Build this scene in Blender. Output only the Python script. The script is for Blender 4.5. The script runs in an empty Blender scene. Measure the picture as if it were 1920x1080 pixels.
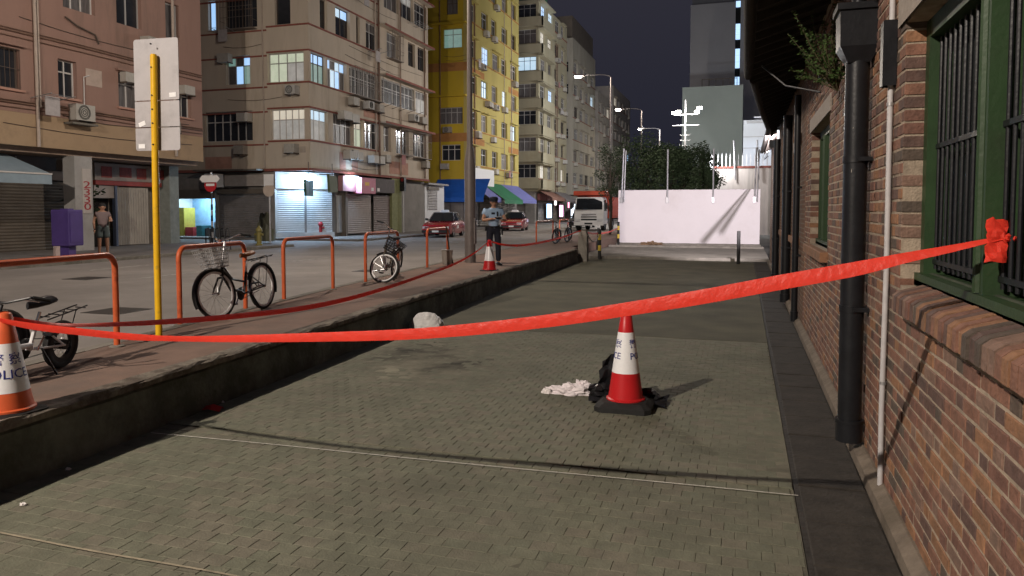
import bpy, bmesh, math, random
from mathutils import Vector, Matrix, Euler
random.seed(7)
sc = bpy.context.scene
PI = math.pi
# ------------------------------------------------------------------ camera
FPX = 1400.0; CAM_H = 1.85
YAW = math.radians(17.26); PITCH = math.radians(3.0); HORIZON = 395.0
cam_d = bpy.data.cameras.new('camera'); cam = bpy.data.objects.new('camera', cam_d)
sc.collection.objects.link(cam); sc.camera = cam
cam_d.sensor_width = 36.0; cam_d.lens = 36.0 * FPX / 1920.0
P0 = HORIZON + FPX * math.tan(PITCH)
cam_d.shift_y = -(540.0 - P0) / 1920.0
cam_d.clip_end = 2000; cam_d.clip_start = 0.05
cam.location = (0, 0, CAM_H); cam.rotation_euler = (PI / 2 - PITCH, 0, YAW)
# ------------------------------------------------------------------ world: a dark city night
world = bpy.data.worlds.new('World'); sc.world = world; world.use_nodes = True
wn = world.node_tree; wn.nodes.clear()
wo = wn.nodes.new('ShaderNodeOutputWorld'); wb = wn.nodes.new('ShaderNodeBackground')
tc = wn.nodes.new('ShaderNodeTexCoord'); sx = wn.nodes.new('ShaderNodeSeparateXYZ'); rp = wn.nodes.new('ShaderNodeValToRGB')
wn.links.new(tc.outputs['Generated'], sx.inputs[0]); wn.links.new(sx.outputs['Z'], rp.inputs[0])
rp.color_ramp.elements[0].position = 0.0; rp.color_ramp.elements[0].color = (0.0125, 0.0135, 0.023, 1)
rp.color_ramp.elements[1].position = 0.32; rp.color_ramp.elements[1].color = (0.026, 0.025, 0.035, 1)
wn.links.new(rp.outputs[0], wb.inputs[0]); wb.inputs[1].default_value = 1.12
wn.links.new(wb.outputs[0], wo.inputs[0])
sc.view_settings.view_transform = 'Standard'; sc.view_settings.look = 'None'
sc.view_settings.exposure = 0.0; sc.view_settings.gamma = 1.0
sc.cycles.use_denoising = True
sc.cycles.max_bounces = 5; sc.cycles.diffuse_bounces = 3; sc.cycles.glossy_bounces = 2
sc.cycles.transparent_max_bounces = 8; sc.cycles.sample_clamp_indirect = 4.0; sc.cycles.sample_clamp_direct = 0
sc.cycles.caustics_reflective = False; sc.cycles.caustics_refractive = False
LAMP_W = 2600.0            # the row of street lamps carries the scene

# ------------------------------------------------------------------ pixel -> place
_cy, _sy, _cp, _sp = math.cos(YAW), math.sin(YAW), math.cos(PITCH), math.sin(PITCH)
_R = Vector((_cy, _sy, 0)); _F = Vector((-_sy * _cp, _cy * _cp, -_sp)); _U = Vector((-_sy * _sp, _cy * _sp, _cp))
CAMP = Vector((0, 0, CAM_H))
def ray(px, py): return _R * ((px - 960) / FPX) - _U * ((py - P0) / FPX) + _F
def G(px, py, z=0.0):
    d = ray(px, py); return CAMP + d * ((z - CAM_H) / d.z)
def atX(px, py, X):
    d = ray(px, py); return CAMP + d * (X / d.x)
def atY(px, py, Y):
    d = ray(px, py); return CAMP + d * (Y / d.y)
def atPlane(px, py, a, b):
    d = ray(px, py); n = Vector((-(b[1] - a[1]), b[0] - a[0], 0))
    return CAMP + d * ((Vector((a[0], a[1], 0)) - Vector((0, 0, 0))).dot(n) / d.dot(n))
def proj(p):
    v = Vector(p) - CAMP; f = v.dot(_F)
    return (960 + FPX * v.dot(_R) / f, P0 - FPX * v.dot(_U) / f, f)

# ------------------------------------------------------------------ materials
MATS = {}
def mat(name, col, rough=0.75, metal=0.0, var=0.12, scale=4.0, bump=0.0, bscale=40.0, emit=None, estr=0.0, alpha=None,
        dirt=None, dscale=0.6, dcut=(0.5, 0.72), spec=0.35, stretch=None, trans=0.0, coat=0.0):
    if name in MATS: return MATS[name]
    m = bpy.data.materials.new(name); m.use_nodes = True; nt = m.node_tree; N = nt.nodes; L = nt.links
    b = N['Principled BSDF']
    b.inputs['Roughness'].default_value = rough; b.inputs['Metallic'].default_value = metal
    b.inputs['Specular IOR Level'].default_value = spec
    if coat: b.inputs['Coat Weight'].default_value = coat; b.inputs['Coat Roughness'].default_value = 0.08
    if trans: b.inputs['Transmission Weight'].default_value = trans
    g = N.new('ShaderNodeNewGeometry')
    vec = g.outputs['Position']
    if stretch:
        mp = N.new('ShaderNodeMapping'); mp.inputs['Scale'].default_value = stretch
        L.new(vec, mp.inputs[0]); vec = mp.outputs[0]
    out = None
    if var > 0:
        n = N.new('ShaderNodeTexNoise'); n.inputs['Scale'].default_value = scale; n.inputs['Detail'].default_value = 6; n.inputs['Roughness'].default_value = 0.65
        L.new(vec, n.inputs['Vector'])
        r = N.new('ShaderNodeValToRGB'); r.color_ramp.elements[0].position = 0.28; r.color_ramp.elements[1].position = 0.72
        r.color_ramp.elements[0].color = [max(0, c * (1 - var)) for c in col[:3]] + [1]
        r.color_ramp.elements[1].color = [min(1, c * (1 + var)) for c in col[:3]] + [1]
        L.new(n.outputs['Fac'], r.inputs[0]); out = r.outputs[0]
    if dirt is not None:
        n2 = N.new('ShaderNodeTexNoise'); n2.inputs['Scale'].default_value = dscale; n2.inputs['Detail'].default_value = 8; n2.inputs['Roughness'].default_value = 0.7
        L.new(vec, n2.inputs['Vector'])
        r2 = N.new('ShaderNodeValToRGB'); r2.color_ramp.elements[0].position = dcut[0]; r2.color_ramp.elements[1].position = dcut[1]
        L.new(n2.outputs['Fac'], r2.inputs[0])
        mx = N.new('ShaderNodeMix'); mx.data_type = 'RGBA'
        L.new(r2.outputs[0], mx.inputs['Factor'])
        if out is not None: L.new(out, mx.inputs['A'])
        else: mx.inputs['A'].default_value = (*col[:3], 1)
        mx.inputs['B'].default_value = (*dirt, 1); out = mx.outputs['Result']
    if out is not None: L.new(out, b.inputs['Base Color'])
    else: b.inputs['Base Color'].default_value = (*col[:3], 1)
    if bump > 0:
        n3 = N.new('ShaderNodeTexNoise'); n3.inputs['Scale'].default_value = bscale; n3.inputs['Detail'].default_value = 4
        L.new(g.outputs['Position'], n3.inputs['Vector'])
        bp = N.new('ShaderNodeBump'); bp.inputs['Strength'].default_value = bump; bp.inputs['Distance'].default_value = 0.02
        L.new(n3.outputs['Fac'], bp.inputs['Height']); L.new(bp.outputs[0], b.inputs['Normal'])
    if emit:
        b.inputs['Emission Color'].default_value = (*emit, 1); b.inputs['Emission Strength'].default_value = estr
    if alpha is not None: b.inputs['Alpha'].default_value = alpha
    MATS[name] = m
    return m
def mat_brickwork(name, c1, c2, mortar, bw, bh, axes='YZ', ms=0.008, rough=0.9):
    """far part of a wall or paving where the single pieces cannot be told apart any more"""
    m = bpy.data.materials.new(name); m.use_nodes = True; nt = m.node_tree; N = nt.nodes; L = nt.links
    b = N['Principled BSDF']; b.inputs['Roughness'].default_value = rough; b.inputs['Specular IOR Level'].default_value = 0.25
    g = N.new('ShaderNodeNewGeometry'); s = N.new('ShaderNodeSeparateXYZ'); c = N.new('ShaderNodeCombineXYZ')
    L.new(g.outputs['Position'], s.inputs[0]); L.new(s.outputs[axes[0]], c.inputs[0]); L.new(s.outputs[axes[1]], c.inputs[1])
    t = N.new('ShaderNodeTexBrick'); L.new(c.outputs[0], t.inputs['Vector'])
    t.inputs['Scale'].default_value = 1.0; t.inputs['Brick Width'].default_value = bw; t.inputs['Row Height'].default_value = bh
    t.inputs['Mortar Size'].default_value = ms; t.inputs['Color1'].default_value = (*c1, 1); t.inputs['Color2'].default_value = (*c2, 1); t.inputs['Mortar'].default_value = (*mortar, 1)
    n = N.new('ShaderNodeTexNoise'); n.inputs['Scale'].default_value = 1.3; n.inputs['Detail'].default_value = 7
    L.new(g.outputs['Position'], n.inputs['Vector'])
    r = N.new('ShaderNodeValToRGB'); r.color_ramp.elements[0].position = 0.3; r.color_ramp.elements[1].position = 0.7
    r.color_ramp.elements[0].color = (0.72, 0.72, 0.72, 1); r.color_ramp.elements[1].color = (1.15, 1.12, 1.08, 1); L.new(n.outputs['Fac'], r.inputs[0])
    mx = N.new('ShaderNodeMix'); mx.data_type = 'RGBA'; mx.blend_type = 'MULTIPLY'; mx.inputs['Factor'].default_value = 1
    L.new(t.outputs['Color'], mx.inputs['A']); L.new(r.outputs[0], mx.inputs['B']); L.new(mx.outputs['Result'], b.inputs['Base Color'])
    bp = N.new('ShaderNodeBump'); bp.inputs['Strength'].default_value = 0.4; bp.inputs['Distance'].default_value = 0.01; bp.invert = True
    L.new(t.outputs['Fac'], bp.inputs['Height']); L.new(bp.outputs[0], b.inputs['Normal'])
    return m

# ------------------------------------------------------------------ mesh building
COL = sc.collection
class MB:
    def __init__(s): s.v = []; s.f = []; s.mi = []; s.cur = 0; s.sm = []; s.smooth = False
    def add(s, vs, fs):
        o = len(s.v); s.v += [tuple(v) for v in vs]
        for f in fs: s.f.append([i + o for i in f]); s.mi.append(s.cur); s.sm.append(s.smooth)
        return s
    def box(s, x0, x1, y0, y1, z0, z1):
        return s.add([(x0, y0, z0), (x1, y0, z0), (x1, y1, z0), (x0, y1, z0), (x0, y0, z1), (x1, y0, z1), (x1, y1, z1), (x0, y1, z1)],
                     [(0, 3, 2, 1), (4, 5, 6, 7), (0, 1, 5, 4), (1, 2, 6, 5), (2, 3, 7, 6), (3, 0, 4, 7)])
    def cbox(s, c, d, M=None):
        k = len(s.v); s.box(c[0] - d[0] / 2, c[0] + d[0] / 2, c[1] - d[1] / 2, c[1] + d[1] / 2, c[2] - d[2] / 2, c[2] + d[2] / 2)
        if M is not None: s.v[k:] = [tuple(M @ Vector(v)) for v in s.v[k:]]
        return s
    def bbox(s, x0, x1, y0, y1, z0, z1, b=0.004):
        """box with a chamfered top edge"""
        return s.add([(x0, y0, z0), (x1, y0, z0), (x1, y1, z0), (x0, y1, z0), (x0, y0, z1 - b), (x1, y0, z1 - b), (x1, y1, z1 - b), (x0, y1, z1 - b),
                      (x0 + b, y0 + b, z1), (x1 - b, y0 + b, z1), (x1 - b, y1 - b, z1), (x0 + b, y1 - b, z1)],
                     [(0, 1, 5, 4), (1, 2, 6, 5), (2, 3, 7, 6), (3, 0, 4, 7), (4, 5, 9, 8), (5, 6, 10, 9), (6, 7, 11, 10), (7, 4, 8, 11), (8, 9, 10, 11)])
    def ring_loft(s, rings, caps=True, closed=True):
        n = len(rings[0]); k = len(s.v); vs = [p for r in rings for p in r]; fs = []
        for i in range(len(rings) - 1):
            for j in range(n if closed else n - 1):
                a = i * n + j; b = i * n + (j + 1) % n
                fs.append((a, b, b + n, a + n))
        if caps and closed:
            fs.append(tuple(range(n - 1, -1, -1))); fs.append(tuple(range((len(rings) - 1) * n, len(rings) * n)))
        return s.add(vs, fs)
    def tube(s, pts, r, n=8, caps=True, close=False):
        pts = [Vector(p) for p in pts]; rings = []; up = None; sm0 = s.smooth; s.smooth = True
        N = len(pts); rr = r if isinstance(r, (list, tuple)) else [r] * N
        for i, p in enumerate(pts):
            if close: t = pts[(i + 1) % N] - pts[i - 1]
            elif i == 0: t = pts[1] - p
            elif i == N - 1: t = p - pts[i - 1]
            else: t = (pts[i + 1] - p).normalized() + (p - pts[i - 1]).normalized()
            t.normalize()
            if up is None:
                up = Vector((0, 0, 1)) if abs(t.z) < 0.9 else Vector((1, 0, 0))
            a = t.cross(up)
            if a.length < 1e-4: a = t.orthogonal()
            a.normalize(); b = a.cross(t).normalized(); up = b
            rings.append([p + (a * math.cos(2 * PI * k / n) + b * math.sin(2 * PI * k / n)) * rr[i] for k in range(n)])
        if close: rings.append(rings[0]); s.ring_loft(rings, False)
        else: s.ring_loft(rings, caps)
        s.smooth = sm0; return s
    def cyl(s, a, b, r, n=12, r2=None): return s.tube([a, b], [r, r if r2 is None else r2], n)
    def lathe(s, prof, n=24, c=(0, 0, 0), axis='Z', caps=False):
        rings = []; sm0 = s.smooth; s.smooth = True
        for (r, h) in prof:
            q = []
            for k in range(n):
                a = 2 * PI * k / n; x, y = r * math.cos(a), r * math.sin(a)
                p = (x, y, h) if axis == 'Z' else ((x, h, y) if axis == 'Y' else (h, x, y))
                q.append((p[0] + c[0], p[1] + c[1], p[2] + c[2]))
            rings.append(q)
        s.ring_loft(rings, caps); s.smooth = sm0; return s
    def prism(s, poly, h0, h1, axis='Z'):
        def m(u, v, h): return (u, v, h) if axis == 'Z' else ((u, h, v) if axis == 'Y' else (h, u, v))
        n = len(poly)
        return s.add([m(u, v, h0) for u, v in poly] + [m(u, v, h1) for u, v in poly],
                     [tuple(range(n - 1, -1, -1)), tuple(range(n, 2 * n))] + [(i, (i + 1) % n, (i + 1) % n + n, i + n) for i in range(n)])
    def quad(s, a, b, c, d): return s.add([a, b, c, d], [(0, 1, 2, 3)])
    def xf(s, M): s.v = [tuple(M @ Vector(v)) for v in s.v]; return s
    def mesh(s, name, mats):
        me = bpy.data.meshes.new(name); me.from_pydata(s.v, [], s.f)
        if not isinstance(mats, (list, tuple)): mats = [mats]
        for m in mats: me.materials.append(m)
        if len(mats) > 1: me.polygons.foreach_set('material_index', s.mi)
        me.polygons.foreach_set('use_smooth', s.sm)
        bm = bmesh.new(); bm.from_mesh(me); bmesh.ops.recalc_face_normals(bm, faces=bm.faces); bm.to_mesh(me); bm.free()
        if any(s.sm):
            try: me.set_sharp_from_angle(angle=math.radians(40))
            except Exception: pass
        me.update(); return me
    def build(s, name, mats, parent=None, loc=None, rot=None):
        o = bpy.data.objects.new(name, s.mesh(name, mats)); COL.objects.link(o)
        if parent is not None: o.parent = parent
        if loc is not None: o.location = loc
        if rot is not None: o.rotation_euler = rot
        return o
def tag(o, label, cat, group=None):
    o['label'] = label; o['category'] = cat
    if group: o['group'] = group
    return o
def thing(name, label, cat, loc=(0, 0, 0), rz=0.0, group=None):
    o = bpy.data.objects.new(name, None); o.empty_display_size = 0.2; COL.objects.link(o)
    o.location = loc; o.rotation_euler = (0, 0, rz); return tag(o, label, cat, group)
def struct(o): o['kind'] = 'structure'; return o
def inst(name, me, parent=None, loc=(0, 0, 0), rot=(0, 0, 0)):
    o = bpy.data.objects.new(name, me); COL.objects.link(o); o.parent = parent; o.location = loc; o.rotation_euler = rot; return o
def text_data(txt, size, depth=0.002, font=None):
    c = bpy.data.curves.new('t', 'FONT'); c.body = txt; c.size = size; c.align_x = 'CENTER'; c.align_y = 'CENTER'; c.resolution_u = 2; c.extrude = depth
    o = bpy.data.objects.new('t', c); COL.objects.link(o); dg = bpy.context.evaluated_depsgraph_get()
    me = bpy.data.meshes.new_from_object(o.evaluated_get(dg)); vs = [v.co.copy() for v in me.vertices]; fs = [tuple(p.vertices) for p in me.polygons]
    bpy.data.objects.remove(o); bpy.data.curves.remove(c); bpy.data.meshes.remove(me)
    return vs, fs
def skin_mesh(name, verts, edges, radii, mats, parent=None, sub=2, root=0):
    me = bpy.data.meshes.new('sk'); me.from_pydata(verts, edges, []); o = bpy.data.objects.new('sk', me); COL.objects.link(o)
    o.modifiers.new('s', 'SKIN'); sd = o.modifiers.new('u', 'SUBSURF'); sd.levels = sub; sd.render_levels = sub
    for i, r in enumerate(radii):
        r2 = r if isinstance(r, (tuple, list)) else (r, r)
        me.skin_vertices[0].data[i].radius = r2
    me.skin_vertices[0].data[root].use_root = True
    dg = bpy.context.evaluated_depsgraph_get(); m2 = bpy.data.meshes.new_from_object(o.evaluated_get(dg)); m2.name = name
    bpy.data.objects.remove(o); bpy.data.meshes.remove(me)
    m2.materials.clear(); m2.materials.append(mats)
    for p in m2.polygons: p.use_smooth = True
    q = bpy.data.objects.new(name, m2); COL.objects.link(q); q.parent = parent; return q

# ------------------------------------------------------------------ common materials
M_conc = mat('concrete', (0.20, 0.185, 0.16), 0.9, var=0.25, scale=3, bump=0.3, dirt=(0.09, 0.085, 0.07), dscale=0.9)
M_mould = mat('mossy_concrete', (0.165, 0.172, 0.145), 0.92, var=0.35, scale=5, bump=0.5, bscale=25, dirt=(0.075, 0.08, 0.062), dscale=1.3, dcut=(0.42, 0.62))
M_coping = mat('coping_concrete', (0.21, 0.185, 0.15), 0.9, var=0.35, scale=14, bump=0.5, dirt=(0.09, 0.07, 0.055), dscale=3.0, dcut=(0.45, 0.6))
M_pave = mat('pavement_red', (0.205, 0.135, 0.105), 0.88, var=0.2, scale=2.2, bump=0.2, bscale=60, dirt=(0.13, 0.105, 0.09), dscale=0.7, dcut=(0.45, 0.75))
M_asph = mat('asphalt', (0.27, 0.245, 0.225), 0.82, var=0.14, scale=0.9, bump=0.25, bscale=90, dirt=(0.19, 0.172, 0.158), dscale=0.35, dcut=(0.45, 0.7))
M_black = mat('black_paint', (0.012, 0.013, 0.016), 0.38, var=0.3, scale=9, bump=0.08)
M_rubber = mat('black_rubber', (0.018, 0.018, 0.018), 0.75, var=0.25, scale=20)
M_dark = mat('dark_timber', (0.03, 0.024, 0.02), 0.85, var=0.3, scale=6, bump=0.3)
M_green = mat('green_paint', (0.026, 0.056, 0.022), 0.5, var=0.22, scale=5, bump=0.12, dirt=(0.022, 0.036, 0.018), dscale=2.5)
M_steel = mat('galvanised', (0.42, 0.42, 0.43), 0.45, metal=0.6, var=0.15, scale=8)
M_chrome = mat('chrome', (0.75, 0.75, 0.77), 0.18, metal=1.0, var=0.03)
M_white = mat('white_paint', (0.74, 0.74, 0.75), 0.5, var=0.06, scale=3)
M_orange = mat('orange_rail_paint', (0.56, 0.115, 0.04), 0.35, var=0.15, scale=7, bump=0.05, dirt=(0.28, 0.06, 0.03), dscale=6, dcut=(0.55, 0.72))
M_yellow = mat('yellow_pole_paint', (0.80, 0.47, 0.015), 0.4, var=0.1, scale=8, dirt=(0.4, 0.25, 0.05), dscale=9, dcut=(0.58, 0.72))
M_bandy = mat('faded_yellow_band', (0.62, 0.46, 0.06), 0.6, var=0.2, scale=10)
M_post = mat('grey_lamp_post', (0.19, 0.165, 0.155), 0.5, metal=0.25, var=0.12, scale=6)
M_tape = mat('red_tape', (0.90, 0.075, 0.045), 0.42, var=0.08, scale=7, spec=0.4, bump=0.35, bscale=22)
_nt = M_tape.node_tree; _tr = _nt.nodes.new('ShaderNodeBsdfTranslucent'); _tr.inputs[0].default_value = (0.95, 0.09, 0.05, 1); _mx = _nt.nodes.new('ShaderNodeMixShader'); _mx.inputs[0].default_value = 0.4
_nt.links.new(_nt.nodes['Principled BSDF'].outputs[0], _mx.inputs[1]); _nt.links.new(_tr.outputs[0], _mx.inputs[2]); _nt.links.new(_mx.outputs[0], _nt.nodes['Material Output'].inputs[0])
M_cone = mat('cone_red', (0.55, 0.018, 0.022), 0.38, var=0.08, scale=6)
M_coneo = mat('cone_orange', (0.72, 0.13, 0.045), 0.45, var=0.1, scale=8)
M_refl = mat('reflective_sheet', (0.92, 0.93, 0.95), 0.32, var=0.04, scale=40, spec=0.8)
M_ink = mat('blue_ink', (0.02, 0.03, 0.22), 0.5, var=0)
# ================================================================== GROUND
RET = [(-4.36, -2.5), (-4.66, 3.6), (-4.80, 6.6), (-5.30, 15.4), (-5.78, 26.6)]       # face of the low retaining wall
KERB = [(-5.0, -6), (-6.35, 5.5), (-7.15, 11.5), (-7.95, 19.2), (-8.75, 31), (-9.3, 40), (-9.4, 190)]
def ipl(pl, y):
    for (a, b) in zip(pl, pl[1:]):
        if a[1] <= y <= b[1]: return a[0] + (b[0] - a[0]) * (y - a[1]) / (b[1] - a[1])
    return pl[0][0] if y < pl[0][1] else pl[-1][0]
ZP, ZR, ZF, ZA = 0.45, 0.32, 0.42, 0.07       # pavement, road, far pavement, apron by the white wall
PAV_END = 11.0
ground = struct(MB().box(-420, 420, -60, 420, -1.2, -0.30).build('ground', mat('earth', (0.12, 0.11, 0.1), 0.95)))
# road
road = struct(MB().prism([(-18.3, -25)] + [(ipl(KERB, y), y) for y in (-25, -6, 5.5, 11.5, 19.2, 31, 40)] + [(-9.4, 190), (-18.3, 190)], -0.29, ZR).build('road', M_asph))
side = struct(MB().box(-70, -18.31, 27.9, 33.2, -0.29, ZR - 0.004).build('side_road', M_asph))
# painted dashes on the road: two rows of lane marks
M_mark = mat('worn_road_paint', (0.42, 0.40, 0.37), 0.7, var=0.3, scale=12, dirt=(0.2, 0.19, 0.18), dscale=3, dcut=(0.45, 0.62))
for (xm, y0) in ((-13.0, 7.5), (-16.0, 9.0)):
    for k in range(18):
        ya = y0 + k * 6.0
        MB().box(xm - 0.05, xm + 0.05, ya, ya + 2.0, ZR + 0.001, ZR + 0.005).build('lane_mark', M_mark, road)
# manhole covers
M_iron = mat('cast_iron', (0.06, 0.055, 0.05), 0.6, metal=0.4, var=0.3, scale=20, bump=0.3)
for (px, py, w) in ((163, 522, .7), (220, 583, .7), (948, 471, .8), (690, 508, .6)):
    p = G(px, py, ZR)
    MB().bbox(p.x - w / 2, p.x + w / 2, p.y - w / 2, p.y + w / 2, ZR - 0.02, ZR + 0.006).build('manhole_cover', M_iron, road)
# far pavement and its kerb
farpav = struct(MB().box(-40, -18.45, -25, 27.6, -0.29, ZF).build('far_pavement', mat('far_paving', (0.20, 0.18, 0.165), 0.88, var=0.2, scale=1.5, bump=0.2, dirt=(0.12, 0.11, 0.10), dscale=0.5)))
farpav2 = struct(MB().box(-40, -18.45, 33.3, 190, -0.29, ZF).build('far_pavement', MATS['far_paving']))
for (a, b) in ((-25, 27.6), (33.3, 90)):
    y = a
    while y < b:
        y2 = min(b, y + 2.4 + random.random() * .2)
        MB().bbox(-18.45, -18.30, y + .006, y2 - .006, -0.2, ZF + .004, .02).build('kerb_stone', M_conc, farpav if a < 0 else farpav2); y = y2
# near pavement: red-brown slabs
pv = []
for y in (-2.5, 3.6, 6.6, 15.4, 26.6): pv.append((ipl(RET, y) - 0.16, y))
pv += [(-6.0, 27.6), (-6.42, 28.6), (-6.42, 120)]
kl = [(ipl(KERB, y) + 0.15, y) for y in (120, 40, 31, 19.2, 11.5, 5.5, -2.5)]
pave = struct(MB().prism(pv + kl, -0.29, ZP).build('pavement', M_pave))
y = -2.5
while y < 60:
    y2 = y + 0.92
    a, b = ipl(KERB, y + .005), ipl(KERB, y2 - .005)
    MB().prism([(a, y + .005), (b, y2 - .005), (b + .145, y2 - .005), (a + .145, y + .005)], -0.1, ZP + random.uniform(.002, .008)).build('kerb_stone', M_conc, pave); y = y2
# retaining wall with a rough coping, cast in bays
rw = thing('retaining_wall', 'low mossy concrete retaining wall between the red pavement and the sunken brick paving', 'wall', (-4.8, 6.6, 0))
def rwb(y0, y1, x0o, x1o, z0, z1, name, m, jit=0.0):
    n = max(2, int((y1 - y0) / 0.16)); rings = []
    for i in range(n + 1):
        y = y0 + (y1 - y0) * i / n; x = ipl(RET, y)
        j = [random.uniform(-jit, jit) for _ in range(4)]
        c = min(.028, (z1 - z0) * .3)
        rings.append([(x + x0o, y, z0), (x + x1o + j[0] * .4, y, z0), (x + x1o + j[1], y, z1 - c + j[2] * .5), (x + x1o - c + j[3], y, z1 + j[2]), (x + x0o, y, z1 + j[1] * .3)])
    q = MB().ring_loft(rings); q.v = [(v[0] + 4.8, v[1] - 6.6, v[2]) for v in q.v]
    return q.build(name, m, rw)
rwb(-2.5, 26.6, -0.155, 0.0, -0.25, 0.395, 'wall_face', M_mould, .006)
yy = -2.5
while yy < 26.5:
    y2 = min(26.6, yy + random.uniform(2.6, 3.4)); rwb(yy + .006, y2 - .006, -0.155, 0.022, 0.397, ZP + .012, 'coping', M_coping, .011); yy = y2
# sunken brick paving
paving = struct(MB().prism([(ipl(RET, y) - .02, y) for y in (-2.5, 3.6, 6.6, PAV_END)] + [(0.34, PAV_END), (0.34, -2.5)], -0.28, -0.0035).build('paved_ground', mat('joint_sand', (0.14, 0.133, 0.10), 0.95, var=0.95, scale=1.1)))
far_bw = mat_brickwork('far_paving_bricks', (0.116, 0.113, 0.083), (0.110, 0.108, 0.079), (0.103, 0.10, 0.075), .135, .113, 'XY', .004)
struct(MB().prism([(ipl(RET, y) - .02, y) for y in (PAV_END, 15.4, 26.6)] + [(-6.0, 27.6), (-6.4, 28.44), (0.34, 28.44), (0.34, PAV_END)], -0.28, 0.0).build('paved_ground_far', far_bw))
PVM = [mat('paver_%d' % i, c, 0.85, var=0.22, scale=9, bump=0.25, bscale=70, dirt=(0.105, 0.106, 0.076), dscale=.8, dcut=(0.46, 0.66)) for i, c in enumerate(
    [(0.158, 0.157, 0.114), (0.151, 0.153, 0.110), (0.166, 0.155, 0.116), (0.142, 0.147, 0.105), (0.161, 0.150, 0.113)])]
PW, PD, GAP = .1345, .1125, .0028
pm = []
for i, m in enumerate(PVM):
    pm.append(MB().bbox(-PW / 2 + GAP / 2, PW / 2 - GAP / 2, -PD / 2 + GAP / 2, PD / 2 - GAP / 2, -0.05, 0.0, .0018).mesh('paver', m))
cand = []; y = 1.6; row = 0
while y < PAV_END - PD:
    yc = y + PD / 2; x0 = ipl(RET, yc) + .004; x = x0 - (PW / 2 if row % 2 else 0) - .02 * (row % 3)
    x = -5.4 + (PW / 2 if row % 2 else 0) + random.uniform(-.006, .006)
    while x < 0.33:
        a, b = max(x, x0), min(x + PW, 0.335)
        if b - a > .02: cand.append((a, b, yc))
        x += PW
    y += PD; row += 1
def pz(x, y):   # gentle settling and one shallow ridge that runs across the paving behind the painted line
    return -.002 * math.sin(x * 1.7 + y) + .0035 * math.sin(y * .9) * math.sin(x * .8 + 1) + (.014 * math.exp(-((y - 5.24) / .09) ** 2)) + random.uniform(-.0012, .0012)
full = []; rest = MB()
for (a, b, yc) in cand:
    p = proj(((a + b) / 2, yc, 0))
    if b - a > PW - .001 and 0 < p[0] < 1920 and p[1] < 1085: full.append((p[2], a, b, yc))
full.sort(); near = set((a, yc) for _, a, b, yc in full[:300])
for (a, b, yc) in cand:
    k = random.choice((0, 0, 1, 1, 2, 3, 4)); xc = (a + b) / 2; zc = pz(xc, yc); rx, ry = random.uniform(-.009, .009), random.uniform(-.009, .009)
    if (a, yc) in near and b - a > PW - .001: inst('paver', pm[k], paving, (xc, yc, zc), (rx, ry, random.uniform(-.008, .008)))
    else:
        s = len(rest.v); rest.cur = k; rest.bbox(a + GAP / 2, b - GAP / 2, yc - PD / 2 + GAP / 2, yc + PD / 2 - GAP / 2, zc - .05, zc, .0018)
        rest.v[s:] = [(v[0], v[1], v[2] + (v[0] - xc) * ry + (v[1] - yc) * rx) for v in rest.v[s:]]
r = rest.build('pavers', PVM, paving); r['kind'] = 'stuff'
# painted lines on the paving (a thin worn white line across, a second fainter one nearer)
for (p0, p1, w, m) in (((-4.66, 4.93), (0.36, 5.06), .006, mat('thin_white_line', (0.55, 0.53, 0.48), .7, var=.25, scale=20)),
                       ((-4.5, 3.12), (-2.3, 3.08), .008, mat('faint_line', (0.32, 0.28, 0.2), .8, var=.35, scale=8))):
    q = MB(); n = 60
    for i in range(n):
        a, b = i / n, (i + 1) / n
        xa, ya = p0[0] + (p1[0] - p0[0]) * a, p0[1] + (p1[1] - p0[1]) * a + .006 * math.sin(a * 9)
        xb, yb = p0[0] + (p1[0] - p0[0]) * b, p0[1] + (p1[1] - p0[1]) * b + .006 * math.sin(b * 9)
        za, zb = .016, .016
        q.quad((xa, ya - w, za), (xb, yb - w, zb), (xb, yb + w, zb), (xa, ya + w, za))
    q.build('painted_line', m, paving)
# dark channel beside the brick wall
chan = struct(MB().box(0.345, 0.80, -2.5, 28.44, -0.28, -0.004).build('drain_strip', mat('dark_mortar', (0.03, 0.026, 0.022), 0.75, var=0.4, scale=5, bump=0.4, bscale=22)))
y = -2.5
while y < 27.8:
    MB().bbox(0.375, 0.795, y + .006, y + .594, -.03, random.uniform(.0, .008), .008).build('channel_slab', mat('dark_slab', (0.036, 0.031, 0.026), 0.85, var=0.45, scale=4, bump=0.4, bscale=30), chan); y += .6
# apron in front of the white wall: a step, then concrete
struct(MB().prism([(-6.40, 28.62), (0.9, 28.62), (0.9, 39.42), (-6.40, 39.42)], -0.28, ZA).build('concrete_apron', mat('apron_concrete', (0.20, 0.185, 0.155), 0.9, var=0.25, scale=1.2, bump=0.2, dirt=(0.12, 0.11, 0.09), dscale=0.5)))
struct(MB().bbox(-6.40, 0.9, 28.45, 28.61, -0.2, ZA + .03, .02).build('apron_kerb', M_conc))
struct(MB().bbox(-6.38, 0.9, 36.6, 36.8, ZA - .05, ZA + .1, .02).build('apron_kerb', M_conc))

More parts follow.
